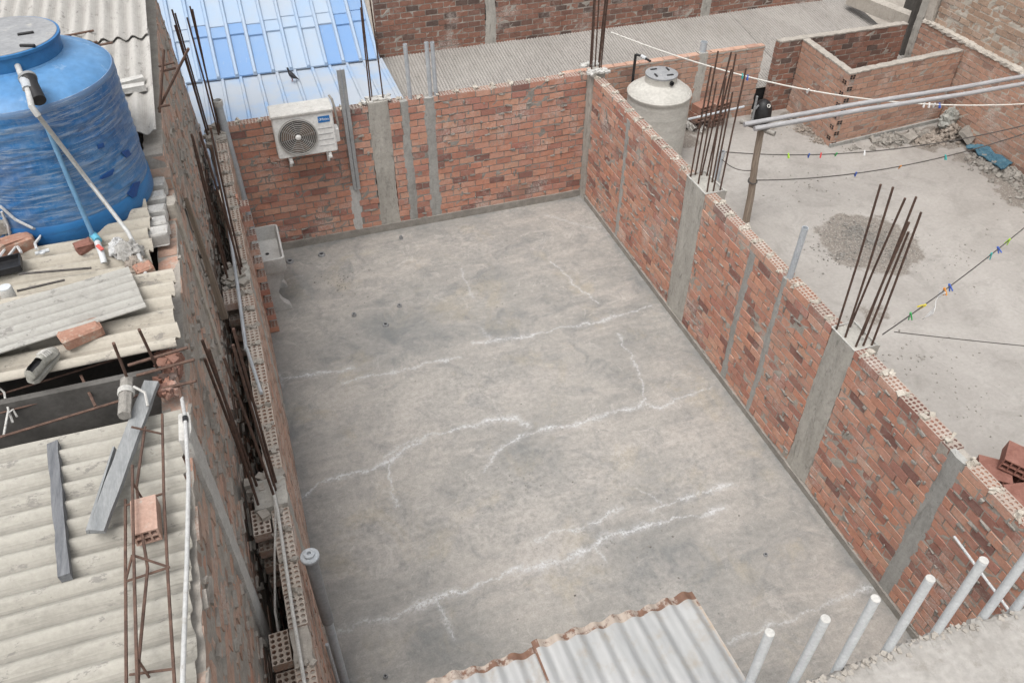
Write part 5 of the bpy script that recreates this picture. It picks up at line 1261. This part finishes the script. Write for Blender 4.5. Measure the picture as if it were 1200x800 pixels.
poly = [(x, -w_) for x, w_ in ol]+[(x, w_) for x, w_ in ol[::-1]]
vs = [q+M_@Vector((x, y, z_)) for z_ in (-.012, .018) for x, y in poly]; k = len(poly)
mb.add(vs, [tuple(reversed(range(k))), tuple(range(k,2*k))]+[(i,(i+1) % k,k+(i+1) % k,k+i) for i in range(k)]); mb.build('sole', simple('shoe_sole', (.33,.32,.29), (.45,.44,.4), 15, .8), so)
mb = MB(); ov = [(-.065+.062*math.cos(a*.449), .029*math.sin(a*.449)) for a in range(14)]
mb.add([q+M_@Vector((x, y, .066)) for x, y in ov]+[q+M_@Vector((x, y, .03)) for x, y in ov], [tuple(range(14)), tuple(range(27,13,-1))]+[(i,(i+1) % 14,14+(i+1) % 14,14+i) for i in range(14)]); mb.build('lining', m_black, so)
mb = MB()
for k in range(4): x = .012+.017*k; mb.tube([q+M_@Vector((x,-.03,.094-.35*x)), q+M_@Vector((x+.005,0,.112-.38*x)), q+M_@Vector((x,.03,.094-.35*x))], .004, 6)
mb.build('laces', m_dirty_white, so)
# rusty bar lattice
la = thing('bar_lattice', 'rusty welded bar lattice lying along the cream roof over the brick', 'bar lattice', at(175,650,z=3.5))
def zz_(p, z): return at(p[0], p[1], z=z)
for pts, z_ in (([(147,585),(147,660),(148,800),(149,840)],3.50), ([(155,545),(156,620),(158,700),(162,840)],3.60), ([(190,485),(192,580),(197,680),(207,840)],3.52), ([(170,500),(160,570),(165,615),(173,665),(163,770),(160,840)],3.55)):
    mb = MB(); mb.tube([zz_(q, z_) for q in pts], .0068, 6); mb.build('long_bar', m_rust, la, smooth=True)
for a, za, b, zb_ in (((147,592),3.5,(191,578),3.52),((147,681),3.5,(199,664),3.52),((155,650),3.6,(198,664),3.52),((155,650),3.6,(147,681),3.5),((152,790),3.5,(205,783),3.52),((160,770),3.6,(175,793),3.5),((156,566),3.6,(168,586),3.51),((154,500),3.62,(189,508),3.53)):
    mb = MB(); mb.tube([zz_(a, za), zz_(b, zb_)], .0055, 6); mb.build('cross_bar', m_rust, la, smooth=True)
# long white pipe along roof edge
mb = MB(); P = [at(213,466,z=3.50), at(217,490,z=3.53), at(221,560,z=3.55), at(219,660,z=3.55), at(216,740,z=3.55), at(213,830,z=3.55)]
mb.tube(P, .0105, 10); rp = thing('roof_pipe', 'long pale pipe running along the edge of the cream roof', 'pipe', P[0]); mb.build('pipe', simple('aged_pvc', (.40,.405,.40), (.50,.50,.49), 9, .5, .08, 60, spots=((.30,.28,.25), .58)), rp, smooth=True)
mb = MB(); mb.tube([P[1]-Vector((0,-.01,0)), P[1]+Vector((0,-.025,0))], .014, 10); mb.build('coupling', m_black, rp)
# plaster strip beside pipe: the grey downpipe fold
# two bars bound at the far roof edge
cb = thing('bar_bundle', 'pair of rusty bars crossing upright at the edge of the far grey roof', 'bars', at(186,125,z=3.75))
for a, za, b, zb_ in (((187,132),3.75,(192,58),4.2),((186,128),3.75,(221,57),4.25),((186,78),4.05,(204,73),4.05),((188,84),4.0,(206,80),4.0),((188,125),3.8,(199,123),3.8)):
    mb = MB(); mb.tube([at(*a, z=za), at(*b, z=zb_)], .010, 6); mb.build('rebar', m_rust, cb, smooth=True)
# whitewashed blocks edging the roof beside the tank
for k, (px, py, l) in enumerate(((186,196,.20),(188,212,.17),(188,228,.2),(190,243,.16),(186,258,.24),(186,270,.26))):
    q = at(px, py, z=3.52); mb = MB(); mb.cur = rcol(); mb.obox((-5.14-l*.75, q.y, 3.475), rotz(random.uniform(-.06,.1)), l*.75, .055, .05, j=.008, bev=.008)
    tag(mb.build('white_block', m_dirty_white, loc=(-5.14-l*.75, q.y, 3.42)), 'whitewashed block on the wall top right of the blue tank, '+('farthest of the row','second farthest of the row','third farthest of the row','third nearest of the row','second nearest of the row','nearest of the row')[k], 'block', 'whitewashed blocks beside the blue tank')

# ---------------------------------------------------------------- blue tank
bt = thing('water_tank', 'big dusty blue plastic water tank wrapped in film on the left roof', 'water tank', (TX,TY,ZR+.03)); bt.scale = (1, 1, .955)
c = (TX, TY, ZR+.03); RT = .575
mb = MB(); pr = [(RT*.985,0),(RT*1.005,.02),(RT*1.005,.14),(RT*.99,.155)]
for k in range(1, 7): z = .155+k*.115; pr += [(RT*.99,z-.02),(RT*.998,z),(RT*.99,z+.02)]
pr += [(RT*.99,.90),(RT*1.0,.93),(RT*.985,.95)]
mb.lathe(pr[:4], c, 72)
rows_, n_ = 70, 200; b0_ = len(mb.v)
for i in range(rows_+1):
    z = .155+.775*i/rows_
    for k in range(n_):
        a = 2*math.pi*k/n_; fx, fy = math.cos(a), math.sin(a); sl_ = z+.05*math.sin(a*2+1)+.03*math.sin(a*5)
        f1 = mnoise.noise((fx*1.3, fy*1.3, sl_*17)); f2 = mnoise.noise((fx*2.6+9, fy*2.6, sl_*34)); f3 = mnoise.noise((fx*5, fy*5+4, z*2.2))
        edge = min(1, i/3, (rows_-i)/3); rr_ = RT*.993+edge*(.006*(1-abs(f1))**4-.002+.003*(1-abs(f2))**4-.001+.004*f3)
        mb.v.append((c[0]+fx*rr_, c[1]+fy*rr_, c[2]+z))
for i in range(rows_):
    for k in range(n_): k2 = (k+1) % n_; mb.face((b0_+i*n_+k, b0_+i*n_+k2, b0_+(i+1)*n_+k2, b0_+(i+1)*n_+k))
mb.lathe(pr[-3:], c, 72)
mb.build('body', m_tank_body, bt, smooth=True)
mb = MB(); mb.lathe([(RT*.985,.945),(RT*.92,.985),(RT*.8,1.02),(RT*.68,1.05),(.33,1.07),(.325,1.08)], c, 72); mb.build('dome', m_tank_dome, bt, smooth=True)
mb = MB(); mb.lathe([(.318,1.06),(.324,1.165),(.334,1.17),(.334,1.188),(.320,1.19)], c, 56); mb.build('neck', m_tank_blue, bt, smooth=True)
mb = MB(); mb.lathe([(.300,1.165),(.321,1.180),(.319,1.193),(.05,1.197)], c, 56); ld = mb.build('lid', m_grey_plastic, bt, smooth=True)
for px, py, a in ((26,29,.15),(28,43,-.35)):
    q = at(px, py, z=ZR+.03+1.2); mb = MB(); mb.obox(q, rotz(a), .045, .009, .009, bev=.003); mb.build('lid_rib', m_black, ld)
# torn places where the wrap is open and clean blue shows
import mathutils
def on_tank(px, py):
    d = ((px-600)/FPX*AR-(py-400)/FPX*AU+AF); A = d.x**2+d.y**2; ex, ey = CAM.x-c[0], CAM.y-c[1]; B = ex*d.x+ey*d.y; rr_ = RT*1.0+.001; C = ex*ex+ey*ey-rr_**2
    k = (-B-math.sqrt(max(0, B*B-A*C)))/A; return CAM+d*k
m_tear = simple('clean_tank_blue', (.012,.06,.22), (.02,.085,.27), 4, .4, .1)
for poly in ([(115,206),(125,198),(132,195),(130,202),(124,205),(118,207)], [(148,226),(155,213),(163,211),(160,222),(159,229),(154,231)], [(140,175),(148,172),(152,178),(146,182)], [(112,165),(119,163),(120,168),(113,170)]):
    P = [on_tank(*q) for q in poly]; cen = sum(P, Vector((0,0,0)))/len(P); mb = MB(); n = len(P)
    def outw(v, e): w = Vector((v.x-c[0], v.y-c[1], 0)).normalized(); k = Vector((c[0], c[1], v.z))+w*(RT*1.012+e); return k
    mb.add([outw(v, .002) for v in P]+[outw(cen, .003)], [(i, (i+1) % n, n) for i in range(n)]); mb.add([outw(v, -.004) for v in P], [])
    for i in range(n): mb.face((i, (i+1) % n, n+1+(i+1) % n, n+1+i))
    mb.build('torn_patch', m_tear, bt)
# filter and pipes on the tank
def on_top(px, py, z): return at(px, py, z=z)
zb0 = ZR+.03
pp = thing('tank_pipe', 'pale supply pipe running from the tank neck down over its wall to the roof', 'pipe', at(160,300,z=3.6))
Pq = [at(17,68,z=zb0+1.07), at(24,86,z=zb0+1.06), at(31,98,z=zb0+1.05), at(37,125,z=zb0+.985), at(45,136,z=zb0+.93)]
e1 = on_tank(60,155); e2 = on_tank(100,210)+Vector((.02,-.03,0)); e3 = at(150,272,z=3.66); e4 = at(160,292,z=3.62); e5 = at(175,333,z=3.58)
mb = MB(); mb.tube(Pq, .017, 10); mb.tube([Pq[-1], e1.lerp(Pq[-1],.3)+Vector((.01,-.03,0)), e2+Vector((.01,-.03,0)), e3, e4, e5], .0135, 10); mb.build('pipe', bpy.data.materials['aged_pvc'], pp, smooth=True)
mb = MB(); mb.tube([Pq[0], Pq[0].lerp(Pq[1],.4)], .030, 10); mb.build('fitting', m_pvc, pp, smooth=True)
mb = MB(); mb.tube([Pq[2].lerp(Pq[1],.35), Pq[2], Pq[2].lerp(Pq[3],.25)], .028, 10); mb.build('fitting', m_pvc, pp, smooth=True)
f0, f1 = at(33,93,z=zb0+1.05), at(46,118,z=zb0+.985)
fl = thing('water_filter', 'black cylindrical water filter hanging on the tank supply pipe', 'filter', f1)
mb = MB(); D = f1-f0; mb.tube([f0, f0.lerp(f1,.18), f0.lerp(f1,.2), f1], .044, 18, r1=.038); mb.build('canister', m_black, fl, smooth=True)
mb = MB(); mb.tube([f0-D*.08, f0+D*.02], .050, 18); mb.build('cap', m_pvc_dark, fl, smooth=True)
mb = MB(); u1 = on_tank(53,148)+Vector((.012,-.02,0)); u2 = on_tank(80,212)+Vector((.012,-.03,0)); u3 = at(109,277,z=3.60)
mb.tube([u1, u2, u3+Vector((0,0,.03)), u3], .0145, 10); bp = thing('tank_pipe', 'light blue pipe down the front of the blue tank to a ball valve', 'pipe', u3)
mb.build('pipe', simple('light_blue_pvc', (.12,.27,.45), (.2,.36,.52), 6, .45, .08), bp, smooth=True)
mb = MB(); mb.tube([at(109,275,z=3.60), at(115,282,z=3.60)], .024, 10); mb.build('coupling', flat('cyan_fitting', (.12,.38,.5)), bp)
mb = MB(); mb.tube([at(114,284,z=3.61), at(120,300,z=3.60), at(122,308,z=3.57)], .019, 10); vv = mb.build('valve', m_pvc_white, bp, smooth=True)
mb = MB(); mb.obox(at(117,290,z=3.635), rotz(-1.1), .035, .012, .006, bev=.003); mb.build('handle', flat('red_handle', (.55,.12,.10)), vv)
# rags, bricks and litter around the tank foot
q = at(152,296,z=3.60); crumple('rag', 'grey plastic rag knotted round the supply pipe by the tank foot', 'rag', q, .075, .10, .07, m_cloth, 5, .3, .4, 2.2)
q = at(137,290,z=3.59); crumple('plastic_bag', 'translucent grey plastic bag beside the knotted rag on the tan roof', 'bag', q, .045, .09, .05, m_film, 9, -.2, .4, 2.)
q = at(160,312,z=3.58); crumple('rag', 'brown and grey rag bundle under the end of the supply pipe', 'rag', q, .07, .08, .05, m_rubble, 12, .5, .45, 2.4)
q = at(170,318,z=3.58); mb = MB(); mb.obox(q, rotz(.3), .05, .04, .04, j=.008, bev=.006); tag(mb.build('brick_piece', m_brick_solid, loc=q), 'broken red brick piece beside the rag bundle at the roof edge', 'brick')
q = at(98,290,z=3.585); mb = MB(); mb.obox(q, rotz(.5), .05, .035, .03, j=.012, bev=.006); tag(mb.build('brick_piece', m_clay_red, loc=q), 'orange clay fragment against the tank foot beside the ball valve', 'brick')
q = at(20,287,z=3.60); mb = MB(); mb.obox(q, rotz(.25), .10, .06, .05, j=.012, bev=.012); tag(mb.build('brick', m_brick_solid, loc=q), 'worn red brick wedged against the left foot of the blue tank', 'brick')
q = at(8,262,z=3.68); mb = MB(); mb.obox(q, rotz(.25), .07, .06, .05, j=.014, bev=.014); tag(mb.build('stone', m_stone, loc=q), 'grey stone sitting on the worn brick left of the tank', 'stone')
q = at(50,297,z=3.575); mb = MB(); mb.lathe([(.012,0),(.018,.004),(.018,.012),(.008,.016)], q, 12); mb.tube([q+Vector((-.04,0,.008)), q+Vector((.04,.015,.008))], .012, 8); tag(mb.build('pipe_piece', m_pvc_white, loc=q), 'small pale pipe offcut lying in front of the blue tank', 'pipe')
bx = thing('black_tray', 'shallow black plastic tray at the left frame edge below the tank', 'tray', at(6,316,z=3.58))
q = at(4,314,z=3.60); mb = MB(); M_ = rotz(.12)
mb.obox(q, M_, .10, .07, .006)
mb.build('base', m_black, bx)
for (dx, dy, hx_, hy_) in ((0,.07,.10,.005),(0,-.07,.10,.005),(.10,0,.005,.07),(-.10,0,.005,.07)):
    mb = MB(); mb.obox(q+M_@Vector((dx,dy,.015)), M_, hx_, hy_, .02); mb.build('side', m_black, bx)
for a, b, lab in (((22,321),(107,314),'dark thin rod in front of the black tray, farther of two'),((20,341),(76,328),'dark thin rod beside the white can, nearer of two')):
    p0, p1 = at(*a, z=3.62), at(*b, z=3.61); mb = MB(); mb.tube([p0, p1], .007, 6); tag(mb.build('thin_rod', m_wire, loc=p0), lab, 'rod', 'dark rods on the tan roof')
q = at(12,350,z=3.60); wc = thing('white_can', 'small dusty white can standing on the roof at the left edge', 'can', q)
mb = MB(); mb.lathe([(.036,0),(.038,.01),(.038,.075),(.034,.08)], q, 20); mb.build('body', m_dirty_white, wc, smooth=True)
mb = MB(); mb.lathe([(.034,.078),(.034,.086),(.02,.088)], q, 20); mb.build('lid', m_pvc_white, wc, smooth=True)
# trailing film at the tank foot
mb = MB()
for pts in ([(0,240),(18,256),(38,266),(49,271),(46,279),(41,285),(43,292)],[(2,247),(9,262),(12,278),(20,288),(25,296)],[(5,255),(8,275),(5,293),(0,300)],[(10,300),(18,290),(11,275)]):
    mb.tube([(on_tank(*q)+Vector((.0,-.012,0))) if q[1] < 270 else at(*q, z=3.62) for q in pts], .009, 5)
tag(mb.build('plastic_film', m_film, loc=at(43,288,z=3.6)), 'twisted whitish plastic film trailing from the left foot of the blue tank', 'plastic film')

# ---------------------------------------------------------------- light
w = bpy.data.worlds.new('World'); scene.world = w; w.use_nodes = True; nt = w.node_tree
sky = nt.nodes.new('ShaderNodeTexSky'); sky.sky_type = 'NISHITA'; sky.sun_disc = False
EL, AZ = R(68), R(-62)          # sun to the left and a little behind the far wall's normal
sky.sun_elevation = EL; sky.sun_rotation = AZ; sky.air_density = 1.6; sky.dust_density = 6.0; sky.ozone_density = 1.0; sky.altitude = 0
hs = nt.nodes.new('ShaderNodeHueSaturation'); hs.inputs['Saturation'].default_value = .18   # overcast: cloud takes the blue out of the sky
bg = nt.nodes['Background']; bg.inputs['Strength'].default_value = .15
nt.links.new(sky.outputs[0], hs.inputs['Color']); nt.links.new(hs.outputs[0], bg.inputs['Color'])
sl = bpy.data.lights.new('sun', 'SUN'); sl.energy = 1.0; sl.angle = R(35); sl.color = (1, .965, .92)
so_ = bpy.data.objects.new('sun', sl); COL.objects.link(so_)
# direction towards the sun (Nishita: rotation measured from +Y, clockwise)
sd = Vector((math.sin(AZ)*math.cos(EL), math.cos(AZ)*math.cos(EL), math.sin(EL))); sd = Vector((-.42, -.38, .0)).normalized()*math.cos(EL)+Vector((0,0,math.sin(EL)))
sky.sun_rotation = math.atan2(sd.x, sd.y)
so_.rotation_euler = sd.to_track_quat('Z', 'Y').to_euler(); so_.location = (0,0,20)
vs_ = scene.view_settings; vs_.view_transform = 'Standard'; vs_.look = 'None'; vs_.gamma = 1; vs_.use_curve_mapping = False; vs_.exposure = .42
scene.cycles.max_bounces = 6
